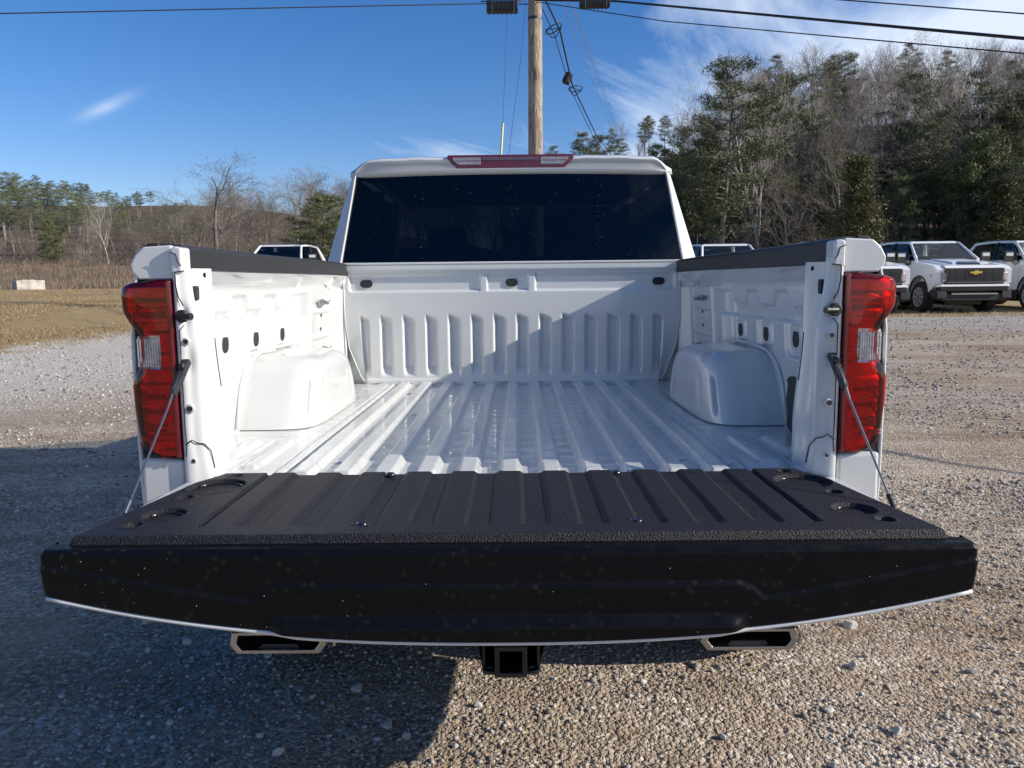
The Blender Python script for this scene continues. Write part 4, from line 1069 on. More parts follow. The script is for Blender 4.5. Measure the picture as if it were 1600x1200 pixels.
# water beads
def beads(name, pts, r0, r1, mat, parent, axis='y'):
    ico_v = []; 
    t_ = (1+5**0.5)/2
    iv = np.array([(-1, t_, 0), (1, t_, 0), (-1, -t_, 0), (1, -t_, 0), (0, -1, t_), (0, 1, t_), (0, -1, -t_), (0, 1, -t_), (t_, 0, -1), (t_, 0, 1), (-t_, 0, -1), (-t_, 0, 1)], float); iv /= np.linalg.norm(iv[0])
    fi = np.array([(0, 11, 5), (0, 5, 1), (0, 1, 7), (0, 7, 10), (0, 10, 11), (1, 5, 9), (5, 11, 4), (11, 10, 2), (10, 7, 6), (7, 1, 8), (3, 9, 4), (3, 4, 2), (3, 2, 6), (3, 6, 8), (3, 8, 9), (4, 9, 5), (2, 4, 11), (6, 2, 10), (8, 6, 7), (9, 8, 1)])
    n = len(pts); r = rng.uniform(r0, r1, n)
    sc = np.array((1, 0.5, 1.2)) if axis == 'y' else np.array((1, 1, 0.5))
    V = pts[:, None, :]+iv[None]*r[:, None, None]*sc
    F = fi[None]+(np.arange(n)*12)[:, None, None]
    o = fast_mesh(name, V.reshape(-1, 3), F.reshape(-1, 3), mat, parent, True); o['kind'] = 'stuff'; return o
mw, ntw, bw = nmat('water'); bw.inputs['Base Color'].default_value = (0.7, 0.72, 0.75, 1); bw.inputs['Roughness'].default_value = 0.03
bw.inputs['Transmission Weight'].default_value = 0.7; bw.inputs['IOR'].default_value = 1.33
_n = noise(ntw, 50, 2, 0.5, ocoord(ntw)); _r = ramp(ntw, _n.outputs[0], [(0.3, (0.6, 0.62, 0.65)), (0.7, (0.85, 0.86, 0.88))]); ntw.links.new(_r.outputs[0], bw.inputs['Base Color'])
zz = rng.uniform(1.51, 1.90, 120); xx = rng.uniform(-0.79, 0.79, 120)*(1-0.08*(zz-1.49)/0.43)
col_ = rng.random(120) < 0.35; xx = np.where(col_, np.round(xx*2.2)/2.2*0.95+rng.normal(0, 0.012, 120), xx)
keep = np.abs(xx) < 0.75; xx = xx[keep]; zz = zz[keep]
beads('window_beads', np.stack([xx, 3.80+0.11*(zz-1.49)/0.43+0.002+0.015*(xx/0.8)**4, zz], 1), 0.0006, 0.0013, mw, cab)
for s in (-1, 1):
    n = 45; zz = rng.uniform(1.5, 1.92, n); t = rng.uniform(0.15, 0.85, n); g = 0.835-0.067*(zz-1.49)/0.43; w = 0.075-0.053*(zz-1.49)/0.43
    beads('pillar_beads', np.stack([s*(g+w*t), 3.796+0.11*(zz-1.49)/0.43+0.02*t-0.001, zz], 1), 0.0010, 0.0018, mw, cab)
n = 30; xx = rng.uniform(-0.8, 0.8, n); zz = rng.uniform(0.745, 0.895, n)
cl = rng.random(n) < 0.5; xx = np.where(cl, np.round(xx*7)/7+rng.normal(0, 0.002, n), xx)
zz = np.maximum(zz, 0.745+0.085*(np.abs(xx)/0.82)**2.35)
ycap = 1.300+0.010*(1-(zz-0.7365)/0.166)**2-0.0045*(zz < np.interp(np.abs(xx), [0, 0.405, 0.43, 0.455, 0.83], [0.836, 0.839, 0.832, 0.808, 0.880]))-0.016*((zz < 0.773) & (np.abs(xx) < 0.42))
beads('cap_beads', np.stack([xx, ycap-0.0004, zz], 1), 0.0005, 0.0011, mw, gate)
n = 60; xx = rng.uniform(-0.8, 0.8, n)
beads('drip_beads', np.stack([xx, np.full(n, 1.315), 0.737+0.085*(np.abs(xx)/0.82)**2.35-0.009], 1), 0.0008, 0.002, mw, gate)

# ------------------------------------------------------------------ parked heavy-duty trucks (front faces -y)
def hd_truck():
    r = empty('parked_truck')
    P = M['fleetpaint']
    # cab lower body + doors
    b = MB(); b.hexa([(-0.98, 1.45, 0.55), (0.98, 1.45, 0.55), (0.98, 4.35, 0.55), (-0.98, 4.35, 0.55), (-0.96, 1.45, 1.44), (0.96, 1.45, 1.44), (0.96, 4.35, 1.44), (-0.96, 4.35, 1.44)])
    body = b.build('body', P, r, bev=0.05, seg=3)
    # front wings and hood, with wheel arches open
    for s in (-1, 1):
        b = MB(); arc = [(0.98+0.50*math.cos(a), 0.50+0.50*math.sin(a)) for a in np.linspace(PI*0.97, PI*0.03, 12)]
        pts = [(0.10, 0.62), (0.10, 1.20), (0.35, 1.31), (1.50, 1.375), (1.50, 0.55)]+[p for p in arc[::-1]]
        pts = [(0.08, 0.80), (0.08, 1.18), (0.28, 1.28), (1.46, 1.42), (1.46, 0.56)]+arc[::-1]
        b.prism(pts, 'x', s*0.80, s*0.995); b.build('wing', P, r, bev=0.02, seg=2)
        MB().tube([(s*0.99, y, z) for y, z in arc], 0.025, 6).build('arch_lip', M['blackplastic'], r)
    b = MB()
    b.hexa([(-0.82, 0.06, 0.80), (0.82, 0.06, 0.80), (0.82, 1.5, 0.80), (-0.82, 1.5, 0.80), (-0.82, 0.10, 1.27), (0.82, 0.10, 1.27), (0.84, 1.5, 1.455), (-0.84, 1.5, 1.455)])
    b.build('hood', P, r, bev=0.075, seg=4)
    b = MB(); b.hexa([(-0.46, 0.28, 1.27), (0.46, 0.28, 1.27), (0.54, 1.45, 1.42), (-0.54, 1.45, 1.42), (-0.38, 0.52, 1.375), (0.38, 0.52, 1.375), (0.48, 1.40, 1.475), (-0.48, 1.40, 1.475)])
    b.build('hood_bulge', P, r, bev=0.03, seg=3)
    MB().hexa([(-0.30, 0.33, 1.300), (0.30, 0.33, 1.300), (0.28, 0.42, 1.340), (-0.28, 0.42, 1.340), (-0.29, 0.345, 1.332), (0.29, 0.345, 1.332), (0.27, 0.50, 1.386), (-0.27, 0.50, 1.386)]).build('hood_scoop', M['blackgloss'], r)
    # greenhouse: pillars, roof, glass
    def lerp(a, b, t): return tuple(a[i]+(b[i]-a[i])*t for i in range(3))
    base = {s: [(s*0.87, 1.42, 1.44), (s*0.95, 1.60, 1.44), (s*0.95, 2.75, 1.44), (s*0.95, 3.85, 1.44), (s*0.93, 4.33, 1.44)] for s in (-1, 1)}
    top = {s: [(s*0.70, 2.13, 1.93), (s*0.74, 2.25, 1.94), (s*0.76, 2.85, 1.965), (s*0.76, 3.75, 1.95), (s*0.74, 4.15, 1.93)] for s in (-1, 1)}
    for s in (-1, 1):
        b = MB()
        b.tube([base[s][0], lerp(base[s][0], top[s][0], 0.5), top[s][0], (s*0.73, 2.45, 1.965), (s*0.74, 3.2, 1.985), (s*0.73, 4.05, 1.955), lerp(base[s][4], top[s][4], 0.6), base[s][4]], [0.045, 0.04, 0.04, 0.04, 0.04, 0.05, 0.06, 0.07], 8)
        b.build('pillar_rail', P, r, smooth=True)
        MB().tube([base[s][2], top[s][2]], 0.035, 6).build('centre_pillar', M['blackgloss'], r)
        mesh('side_window', [base[s][1], base[s][2], top[s][2], top[s][1]], [(0, 1, 2, 3)], M['sglass'], r)
        mesh('side_window', [base[s][2], (s*0.95, 4.0, 1.44), (s*0.76, 3.9, 1.94), top[s][2]], [(0, 1, 2, 3)], M['sglass'], r)
        MB().prism([(1.40, 1.38), (1.70, 1.27), (2.0, 1.44), (1.62, 1.46)], 'x', s*0.955, s*0.985).build('mirror_base', M['blackgloss'], r)
        mr_ = MB(); mr_.box(*sorted((s*1.06, s*1.34)), 1.62, 1.72, 1.38, 1.68).build('mirror', M['blackgloss'], r, bev=0.03, seg=2)
        MB().box(*sorted((s*1.10, s*1.30)), 1.600, 1.615, 1.54, 1.63).build('mirror_shell', M['paper'], r, bev=0.01)
        MB().tube([(s*0.95, 1.68, 1.50), (s*1.08, 1.67, 1.52)], 0.02, 6).build('mirror_arm', M['blackgloss'], r)
        for yy in (1.47, 2.76, 3.9): MB().box(*sorted((s*0.9795, s*0.984)), yy, yy+0.010, 0.62, 1.42).build('door_gap', M['void'], r)
        for yy in (2.55, 3.68): MB().box(*sorted((s*0.975, s*1.0)), yy, yy+0.17, 1.19, 1.22).build('handle', P, r, bev=0.008)
    mesh('windscreen', [(-0.86, 1.44, 1.455), (0.86, 1.44, 1.455), (0.69, 2.14, 1.925), (-0.69, 2.14, 1.925)], [(0, 1, 2, 3)], M['wglass'], r)
    mesh('rear_window', [(-0.90, 4.33, 1.45), (0.90, 4.33, 1.45), (0.73, 4.14, 1.93), (-0.73, 4.14, 1.93)], [(3, 2, 1, 0)], M['glass'], r)
    b = MB(); b.hexa([(-0.71, 2.12, 1.92), (0.71, 2.12, 1.92), (0.74, 4.13, 1.92), (-0.74, 4.13, 1.92), (-0.66, 2.25, 1.995), (0.66, 2.25, 1.995), (0.68, 4.0, 1.995), (-0.68, 4.0, 1.995)])
    b.build('roof', P, r, bev=0.07, seg=4)
    for x in (-0.56, 0.56): MB().box(x-0.05, x+0.05, 2.40, 2.50, 1.99, 2.012).build('marker_light', M['blackgloss'], r, bev=0.006)
    MB().box(-0.20, 0.20, 2.36, 2.46, 1.992, 2.010).build('marker_light', M['blackgloss'], r, bev=0.006)
    MB().lathe([(0.045, 1.99), (0.04, 2.01), (0.012, 2.045)], (0.34, 2.9, 0), 'z', 12).build('antenna', M['blackgloss'], r)
    bo = MB()
    for (p, q) in (((-0.86, 1.445, 1.458), (0.86, 1.445, 1.458)), ((-0.69, 2.142, 1.918), (0.69, 2.142, 1.918)), ((-0.84, 1.45, 1.46), (-0.675, 2.14, 1.92)), ((0.84, 1.45, 1.46), (0.675, 2.14, 1.92))): bo.tube([p, q], 0.018, 5)
    bo.build('windscreen_border', M['blackgloss'], r)
    for s in (-1, 1): MB().prism([(0.30, 1.00), (0.42, 1.00), (0.40, 1.03), (0.30, 1.03)], 'x', s*0.993, s*1.0).build('wing_badge', M['chrome'], r)
    MB().hexa([(-0.80, 0.10, 1.225), (0.80, 0.10, 1.225), (0.80, 0.16, 1.25), (-0.80, 0.16, 1.25), (-0.78, 0.07, 1.20), (0.78, 0.07, 1.20), (0.78, 0.12, 1.262), (-0.78, 0.12, 1.262)]).build('hood_edge', P, r, bev=0.01)
    # cabin contents
    b = MB(); b.box(-0.84, 0.84, 1.55, 1.95, 1.0, 1.375)
    b.build('dashboard', M['interior'], r)
    b = MB()
    for x in (-0.42, 0.42):
        b.hexa([(x-0.24, 2.75, 0.9), (x+0.24, 2.75, 0.9), (x+0.24, 2.9, 0.9), (x-0.24, 2.9, 0.9), (x-0.22, 2.85, 1.58), (x+0.22, 2.85, 1.58), (x+0.22, 2.97, 1.58), (x-0.22, 2.97, 1.58)])
        b.box(x-0.12, x+0.12, 2.88, 2.97, 1.62, 1.78)
    b.box(-0.75, 0.75, 3.8, 3.95, 0.9, 1.60); b.build('seats', M['interior'], r, bev=0.03)
    MB().box(-0.12, 0.12, 2.05, 2.07, 1.80, 1.86).build('inner_mirror', M['interior'], r)
    mesh('window_sticker', [(-0.66, 1.962, 1.80), (-0.50, 1.962, 1.80), (-0.50, 2.014, 1.84), (-0.66, 2.014, 1.84)], [(0, 1, 2, 3)], M['paper'], r)
    # nose: grille with bars, lamps, bumper
    MB().box(-0.78, 0.78, 0.035, 0.10, 0.775, 1.20).build('grille', M['blackgloss'], r, bev=0.01)
    for k in range(6):
        z = 0.822+k*0.052; w_ = 0.73-0.012*k; MB().prism([(0.0, z), (0.03, z-0.008), (0.03, z+0.014), (0.008, z+0.010)], 'x', -w_, w_).build('grille_bar', M['chrome'] if k == 0 else M['blackgloss'], r)
    for x in (-0.5, -0.25, 0.25, 0.5): MB().box(x-0.01, x+0.01, 0.018, 0.04, 0.83, 1.14).build('grille_post', M['blackgloss'], r)
    MB().box(-0.72, 0.72, 0.0, 0.045, 1.150, 1.196).build('grille_header', M['blackgloss'], r, bev=0.01)
    w, h_, q = 0.145, 0.045, 0.055   # bow-tie badge
    pts = [(-w, -0.022), (-w+0.015, 0.022), (-q, 0.022), (-q+0.010, h_), (q+0.010, h_), (q, 0.022), (w, 0.022), (w-0.015, -0.022), (q, -0.022), (q-0.010, -h_), (-q-0.010, -h_), (-q, -0.022)]
    MB().prism([(x*1.12, 1.085+z*1.15) for x, z in pts], 'y', -0.022, 0.005).build('bow_tie_badge', M['gold'], r)
    for s in (-1, 1):
        l = MB().hexa([(s*0.66, 0.03, 1.135), (s*0.97, 0.16, 1.135), (s*0.97, 0.22, 1.135), (s*0.66, 0.10, 1.135), (s*0.66, 0.03, 1.195), (s*0.975, 0.16, 1.195), (s*0.975, 0.22, 1.195), (s*0.66, 0.10, 1.195)]).build('running_light', M['blackgloss'], r, bev=0.008)
        MB().hexa([(s*0.76, 0.055, 1.158), (s*0.92, 0.125, 1.158), (s*0.92, 0.14, 1.158), (s*0.76, 0.08, 1.158), (s*0.76, 0.055, 1.176), (s*0.92, 0.125, 1.176), (s*0.92, 0.14, 1.176), (s*0.76, 0.08, 1.176)]).build('light_bar', M['paper'], l)
        MB().hexa([(s*0.745, 0.03, 0.835), (s*0.90, 0.09, 0.82), (s*0.90, 0.16, 0.82), (s*0.745, 0.10, 0.835), (s*0.745, 0.03, 1.075), (s*0.93, 0.09, 1.085), (s*0.93, 0.16, 1.085), (s*0.745, 0.10, 1.075)]).build('headlight', M['lampdark'], r, bev=0.008)
        MB().box(*sorted((s*0.79, s*0.87)), 0.020, 0.06, 0.85, 0.90).build('headlight_lens', M['chrome'], r, bev=0.006)
        MB().prism([(0.0, 0.40), (0.10, 0.36), (0.40, 0.44), (0.42, 0.60), (0.02, 0.62)], 'x', s*0.74, s*0.99).build('bumper_corner', M['blackplastic'], r, bev=0.02)
    b = MB(); b.hexa([(-0.93, -0.02, 0.71), (0.93, -0.02, 0.71), (0.98, 0.30, 0.69), (-0.98, 0.30, 0.69), (-0.90, 0.0, 0.765), (0.90, 0.0, 0.765), (0.97, 0.30, 0.84), (-0.97, 0.30, 0.84)])
    b.build('bumper_top', P, r, bev=0.02, seg=2)
    MB().box(-0.90, 0.90, 0.01, 0.25, 0.60, 0.70).build('bumper_intake', M['blackgloss'], r, bev=0.01)
    MB().box(-0.62, 0.62, -0.015, 0.2, 0.495, 0.545).build('bumper_bar', M['chrome'], r, bev=0.012)
    MB().box(-0.86, 0.86, 0.03, 0.4, 0.34, 0.52).build('air_dam', M['blackplastic'], r, bev=0.02)
    MB().box(-0.90, 0.90, 0.3, 6.3, 0.36, 0.60).box(-0.98, -0.86, 1.5, 4.3, 0.30, 0.45).box(0.86, 0.98, 1.5, 4.3, 0.30, 0.45).box(-0.5, 0.5, 0.5, 5.8, 0.22, 0.4).build('chassis', M['blackmetal'], r)
    # bed box
    b = MB()
    for s in (-1, 1): b.box(*sorted((s*0.90, s*0.99)), 4.42, 6.55, 0.60, 1.42)
    b.box(-0.90, 0.90, 4.42, 4.50, 0.60, 1.42).box(-0.90, 0.90, 6.47, 6.55, 0.60, 1.42).box(-0.90, 0.90, 4.50, 6.47, 0.80, 0.86)
    b.build('cargo_box', P, r, bev=0.02)
    for s in (-1, 1):
        wheel(r, s*0.86, 0.98, 0.42, R=0.43, w=0.26, s=s); wheel(r, s*0.86, 5.3, 0.42, R=0.42, w=0.30, s=s)
    return r
hd = hd_truck()
spots = [(12.25, 20.7, 'white heavy-duty truck wholly in view in the right-hand row, dark grille with gold badge'),
         (15.45, 20.9, 'white heavy-duty truck at the right edge of the photo, cab and front wheel seen'),
         (9.30, 20.2, 'white heavy-duty truck half hidden behind the right tail light of the open pickup'),
         (6.25, 21.0, 'white truck whose roof and windscreen top show just over the right bed rail'),
         (-7.95, 24.3, 'white truck whose cab shows above the left bed rail, beside the rear pillar')]
for k, (x, y, lab) in enumerate(spots):
    t = hd if k == 0 else copy_tree(hd)
    t.location = (x, y, float(ground_z(x, y+2))); tag(t, lab, 'truck', 'white trucks parked in a row facing the lot')

# ------------------------------------------------------------------ utility pole, cables and fittings
PX, PY = 0.50, 18.0
GZ = float(ground_z(PX, PY))
m_, nt_, b_ = nmat('weathered_pole_wood')
v_ = ocoord(nt_, (9, 9, 1.1)); n_ = noise(nt_, 2.2, 9, 0.75, v_, 0.8)
r_ = ramp(nt_, n_.outputs[0], [(0.36, (0.07, 0.05, 0.038)), (0.45, (0.27, 0.215, 0.165)), (0.55, (0.45, 0.38, 0.30)), (0.68, (0.60, 0.54, 0.45))])
nt_.links.new(r_.outputs[0], b_.inputs['Base Color']); b_.inputs['Roughness'].default_value = 0.9; bump(nt_, b_, n_.outputs[0], 1.0, 0.06)
M['polewood'] = m_
pole = empty('utility_pole', (PX, PY, GZ)); tag(pole, 'weathered wooden utility pole rising behind the cab roof', 'utility pole')
path = [(0.004*math.sin(z*1.3), 0.003*math.cos(z), z) for z in np.linspace(-0.2, 9.6, 24)]
MB().tube(path, list(np.linspace(0.178, 0.145, 24)), 20).build('post', m_, pole, smooth=True)
for z in (6.75, 8.9): MB().lathe([(0.158, z), (0.158, z+0.05)], (0, 0, 0), 'z', 20).build('band', M['darksteel'], pole)
MB().box(-1.1, 1.1, -0.22, -0.12, 8.9, 9.02).build('crossarm', m_, pole, bev=0.01)
def cable(pts, r, name, label, cat='cable', sag=0.0, mat=None, group=None):
    P = []
    for a, b in zip(pts[:-1], pts[1:]):
        a = Vector(a); b = Vector(b); n = 24
        for k in range(n): 
            t = k/n; p = a.lerp(b, t); p.z -= sag*4*t*(1-t); P.append(p)
    P.append(Vector(pts[-1]))
    o = MB().tube(P, r, 6).build(name, mat or M['wire'], None, smooth=True, fix=False)
    return tag(o, label, cat, group)

cable([(-26, 5, 7.6), (-8.83, 14.0, 5.98), (-0.56, 17.8, 7.30), (0.45, 18.0, 7.34)], 0.011, 'overhead_cable', 'thin black cable running left from the pole across the sky')
cable([(0.5, 17.8, 7.36), (2.19, 17.5, 7.22), (6.3, 10.0, 4.23), (11.0, 2.0, 2.6)], 0.022, 'overhead_cable', 'thick black cable sloping down to the right from the pole')
cable([(0.5, 17.9, 7.36), (3.0, 15.9, 6.30), (6.94, 11.0, 4.32), (12.0, 5.0, 2.9)], 0.010, 'overhead_cable', 'thin cable just below the thick one right of the pole')
cable([(1.5, 15.5, 7.2), (5.2, 13.0, 5.70), (6.9, 11.0, 4.83), (12.0, 5.0, 3.6)], 0.010, 'overhead_cable', 'thin cable crossing the top right corner of the sky')
cable([(0.60, 18.1, 7.75), (1.14, 19.5, 7.23), (1.76, 24.0, 7.04), (3.53, 34.0, 7.29), (8.0, 60.0, 9.5)], 0.022, 'overhead_cable', 'thick black cable falling from the pole towards the wooded ridge')
cable([(0.52, 18.1, 7.60), (1.02, 19.5, 7.10), (1.68, 24.0, 6.98), (3.40, 34.0, 7.22), (7.8, 60.0, 9.4)], 0.012, 'overhead_cable', 'thinner cable running beside the thick falling one')
for k, (a, b) in enumerate((((1.32, 22, 8.76), (7.32, 60, 12.3)), ((1.60, 22, 8.76), (7.72, 60, 12.5)), ((1.48, 22, 8.95), (7.55, 60, 12.45)))):
    cable([(a[0]-0.9, 17, 9.6), a, b], 0.009, 'power_line', 'faint high power line falling behind the pole towards the ridge', 'power line', group='three high power lines right of the pole', mat=M['greywire'])
cable([(0.37, 18.0, 8.2), (0.20, 18.8, 6.5), (-0.13, 21.0, 4.61), (-0.5, 23.5, 0.5)], 0.007, 'guy_wire', 'pale guy wire slanting down left of the utility pole', 'guy wire', mat=M['steel'])
cable([(-0.05, 17.4, 8.2), (-0.27, 20.0, 5.1), (-0.62, 24.3, 0.5)], 0.005, 'guy_wire', 'faint guy wire left of the other one with the yellow sleeve', 'guy wire', mat=M['steel'])
tag(MB().tube([(-0.262, 20.0, 5.20), (-0.35, 20.25, 4.2), (-0.46, 20.6, 2.6)], [0.028, 0.03, 0.03], 10).build('guy_sleeve', M['yellow'], None, smooth=True), 'pale yellow guy wire sleeve sticking up behind the brake light', 'guy marker')
def closure(x0, x1, y, z, lab):
    e = empty('splice_case', ((x0+x1)/2, y, z)); tag(e, lab, 'splice case', 'black splice cases hung on the cable')
    L = (x1-x0)/2
    MB().prism([(-0.10, -0.10), (0.10, -0.10), (0.12, -0.06), (0.12, 0.07), (0.09, 0.10), (-0.09, 0.10), (-0.12, 0.07), (-0.12, -0.06)], 'x', -L, L).build('case', M['blackmetal'], e, bev=0.012)
    for x in np.linspace(-L+0.06, L-0.06, 7): MB().box(x-0.012, x+0.012, -0.125, 0.125, -0.105, 0.105).build('rib', M['blackmetal'], e)
    for x in (-L+0.12, L-0.08): MB().box(x-0.006, x+0.006, -0.13, -0.11, -0.14, 0.16).build('hanger', M['steel'], e)
    MB().tube([(-L-0.12, 0, 0.12), (-L*0.5, 0, 0.15), (L*0.5, 0, 0.15), (L+0.12, 0, 0.12)], 0.012, 6).build('strand', M['wire'], e, smooth=True)
closure(-0.54, 0.12, 17.2, 7.02, 'black splice case hanging left of the utility pole')
closure(1.42, 2.06, 17.2, 7.10, 'black splice case hanging right of the utility pole at the photo top')
def snowshoe(x, y, z, tilt, lab):
    e = empty('cable_storage_loop', (x, y, z)); e.rotation_euler = (-0.02, tilt, 0.1); tag(e, lab, 'cable loop', 'cable storage loops on the falling cable')
    pts = [(0.19*math.cos(a), 0.34*math.sin(a), 0.05*math.cos(a)) for a in np.linspace(0, 2*PI, 28)]
    MB().tube(pts, 0.014, 6).build('hoop', M['wire'], e, smooth=True)
    MB().tube([(-0.19, 0, 0), (0.19, 0, 0)], 0.01, 6).tube([(-0.19, 0, 0), (-0.05, 0.1, -0.16), (0.05, 0.1, -0.17), (0.19, 0, 0)], 0.012, 6).build('brace', M['wire'], e)
snowshoe(0.98, 19.4, 7.24, -0.1, 'black snowshoe-shaped cable loop on the upper part of the falling cable')
snowshoe(1.86, 24.0, 6.92, 0.25, 'black snowshoe-shaped cable loop low on the falling cable')
e = empty('splice_case', (1.62, 24.0, 7.22)); e.rotation_euler = (0, 0.45, 0.2); tag(e, 'small black drum-shaped closure beside the lower cable loop', 'splice case')
MB().lathe([(0.10, -0.16), (0.12, -0.13), (0.12, 0.13), (0.10, 0.16)], (0, 0, 0), 'z', 14).build('drum', M['blackmetal'], e)
MB().lathe([(0.125, -0.02), (0.125, 0.02)], (0, 0, 0), 'z', 14).build('clamp_band', M['darksteel'], e)

# concrete block on the field
zc = float(ground_z(-24.4, 38))
e = empty('concrete_block', (-23.95, 38.0, zc-0.03), math.radians(48)); tag(e, 'weathered pale concrete block lying at the far edge of the mown field', 'concrete block')
b = MB(); b.box(-0.62, 0.62, -0.38, 0.38, 0, 0.50); o = b.build('block_body', M['block'], e, bev=0.03)
MB().box(-0.3, 0.3, -0.12, 0.12, 0.495, 0.53).build('lifting_key', M['block'], e, bev=0.02)

# ------------------------------------------------------------------ loose stone and grass
def ico():
    t_ = (1+5**0.5)/2
    iv = np.array([(-1, t_, 0), (1, t_, 0), (-1, -t_, 0), (1, -t_, 0), (0, -1, t_), (0, 1, t_), (0, -1, -t_), (0, 1, -t_), (t_, 0, -1), (t_, 0, 1), (-t_, 0, -1), (-t_, 0, 1)], float); iv /= np.linalg.norm(iv[0])
    fi = np.array([(0, 11, 5), (0, 5, 1), (0, 1, 7), (0, 7, 10), (0, 10, 11), (1, 5, 9), (5, 11, 4), (11, 10, 2), (10, 7, 6), (7, 1, 8), (3, 9, 4), (3, 4, 2), (3, 2, 6), (3, 6, 8), (3, 8, 9), (4, 9, 5), (2, 4, 11), (6, 2, 10), (8, 6, 7), (9, 8, 1)])
    return iv, fi
IV, FI = ico()
def stone_mat():
    m, nt, b = nmat('crushed_stone'); g = nt.nodes.new('ShaderNodeNewGeometry')
    r = ramp(nt, g.outputs['Random Per Island'], [(0.0, (0.17, 0.145, 0.12)), (0.45, (0.30, 0.265, 0.23)), (0.8, (0.42, 0.39, 0.35)), (0.96, (0.50, 0.475, 0.44)), (1.0, (0.60, 0.58, 0.55))])
    n = noise(nt, 60, 4, 0.6, g.outputs['Position']); r2 = ramp(nt, n.outputs[0], [(0.3, (0.8, 0.8, 0.8)), (0.7, (1.1, 1.1, 1.1))])
    mx = nt.nodes.new('ShaderNodeMix'); mx.data_type = 'RGBA'; mx.blend_type = 'MULTIPLY'; mx.inputs[0].default_value = 1
    nt.links.new(r.outputs[0], mx.inputs[6]); nt.links.new(r2.outputs[0], mx.inputs[7]); nt.links.new(mx.outputs[2], b.inputs['Base Color'])
    b.inputs['Roughness'].default_value = 0.9; bump(nt, b, n.outputs[0], 0.4, 0.004); return m
M['stone'] = stone_mat()
def stones(n, y0, y1, s0, s1, power, bias=1.0):
    y = y0+(y1-y0)*rng.random(n)**bias
    x = (rng.random(n)*2-1)*(0.72*y+0.5)
    pat = fbm(x*0.9+y*0.25, y*0.9, 4, 77)
    keep = (pat > 0.40-0.05*(x < 0)+0.20*rng.random(n)*rng.random(n)-0.05) & (x > edge_x(y)-rng.random(n)*1.5)
    x, y, pat = x[keep], y[keep], pat[keep]; n = len(x)
    s = s0+(s1-s0)*rng.random(n)**power
    sc = np.stack([s*rng.uniform(0.7, 1.25, n), s*rng.uniform(0.7, 1.2, n), s*rng.uniform(0.45, 0.8, n)], 1)
    a = rng.uniform(0, 2*PI, n); ca, sa = np.cos(a), np.sin(a)
    jit = rng.uniform(0.72, 1.2, (n, 12, 1))
    V = IV[None]*jit*sc[:, None, :]
    til = rng.uniform(-0.5, 0.5, n); 
    V[:, :, 2] += V[:, :, 0]*til[:, None]*0.5
    X = V[:, :, 0]*ca[:, None]-V[:, :, 1]*sa[:, None]; Y = V[:, :, 0]*sa[:, None]+V[:, :, 1]*ca[:, None]
    z = ground_z(x, y)+micro(x, y)+sc[:, 2]*0.25
    return np.stack([X+x[:, None], Y+y[:, None], V[:, :, 2]+z[:, None]], 2)
VV = np.concatenate([stones(1300, 1.8, 7.0, 0.008, 0.020, 2.2), stones(70000, 1.7, 5.0, 0.0025, 0.011, 3.4), stones(20000, 4.5, 10.0, 0.006, 0.020, 2.5), stones(12000, 9.0, 18.5, 0.010, 0.030, 2.0)])
nS = len(VV); F = FI[None]+(np.arange(nS)*12)[:, None, None]
tag(fast_mesh('loose_gravel', VV.reshape(-1, 3), F.reshape(-1, 3), M['stone']), kind='stuff')
# bigger stones one can point at
big_spots = [(-1.51, 3.02, .040), (-1.28, 2.85, .034), (-1.40, 2.78, .028), (-0.92, 2.72, .036), (-0.54, 2.50, .036), (-0.40, 2.28, .034), (-0.33, 2.22, .030), (-0.12, 2.38, .024), (1.02, 2.35, .030), (1.35, 2.95, .045), (1.22, 2.62, .032), (1.30, 2.70, .024), (1.62, 2.58, .036), (1.18, 2.22, .038), (1.48, 2.32, .028), (0.82, 2.78, .026), (0.64, 2.20, .024), (-0.70, 2.14, .030), (-1.62, 3.5, .034), (1.9, 3.4, .036), (2.3, 3.9, .032), (-2.1, 4.3, .036), (-1.1, 2.3, .026), (0.92, 2.05, .026)]
for k, (x, y, r_) in enumerate(big_spots):
    rs = np.random.default_rng(100+k)
    import bmesh
    bm = bmesh.new(); bmesh.ops.create_icosphere(bm, subdivisions=2, radius=1.0)
    sc = rs.uniform(0.6, 0.95, 3)*np.array([1, 0.85, 0.72])
    pl = [Vector(rs.normal(size=3)).normalized() for _ in range(7)]; dd_ = rs.uniform(0.45, 0.8, 7)
    for v in bm.verts:
        for p, d in zip(pl, dd_):
            e_ = v.co.dot(p)-d
            if e_ > 0: v.co -= p*e_
        v.co = Vector((v.co.x*sc[0], v.co.y*sc[1], v.co.z*sc[2]))*r_*0.85
    me = bpy.data.meshes.new('stone'); bm.to_mesh(me); bm.free()
    o = link('stone', me, M['stone']); o.location = (x, y, float(ground_z(x, y)+micro(x, y))+r_*0.22); o.rotation_euler = (0, 0, rs.uniform(0, 6))
    lit = x > -0.2
    tag(o, 'larger pale stone lying on the sunlit gravel in the foreground' if lit else 'larger pale stone lying on the shaded gravel in the foreground', 'stone', 'larger loose stones on the sunlit gravel' if lit else 'larger loose stones on the shaded gravel')

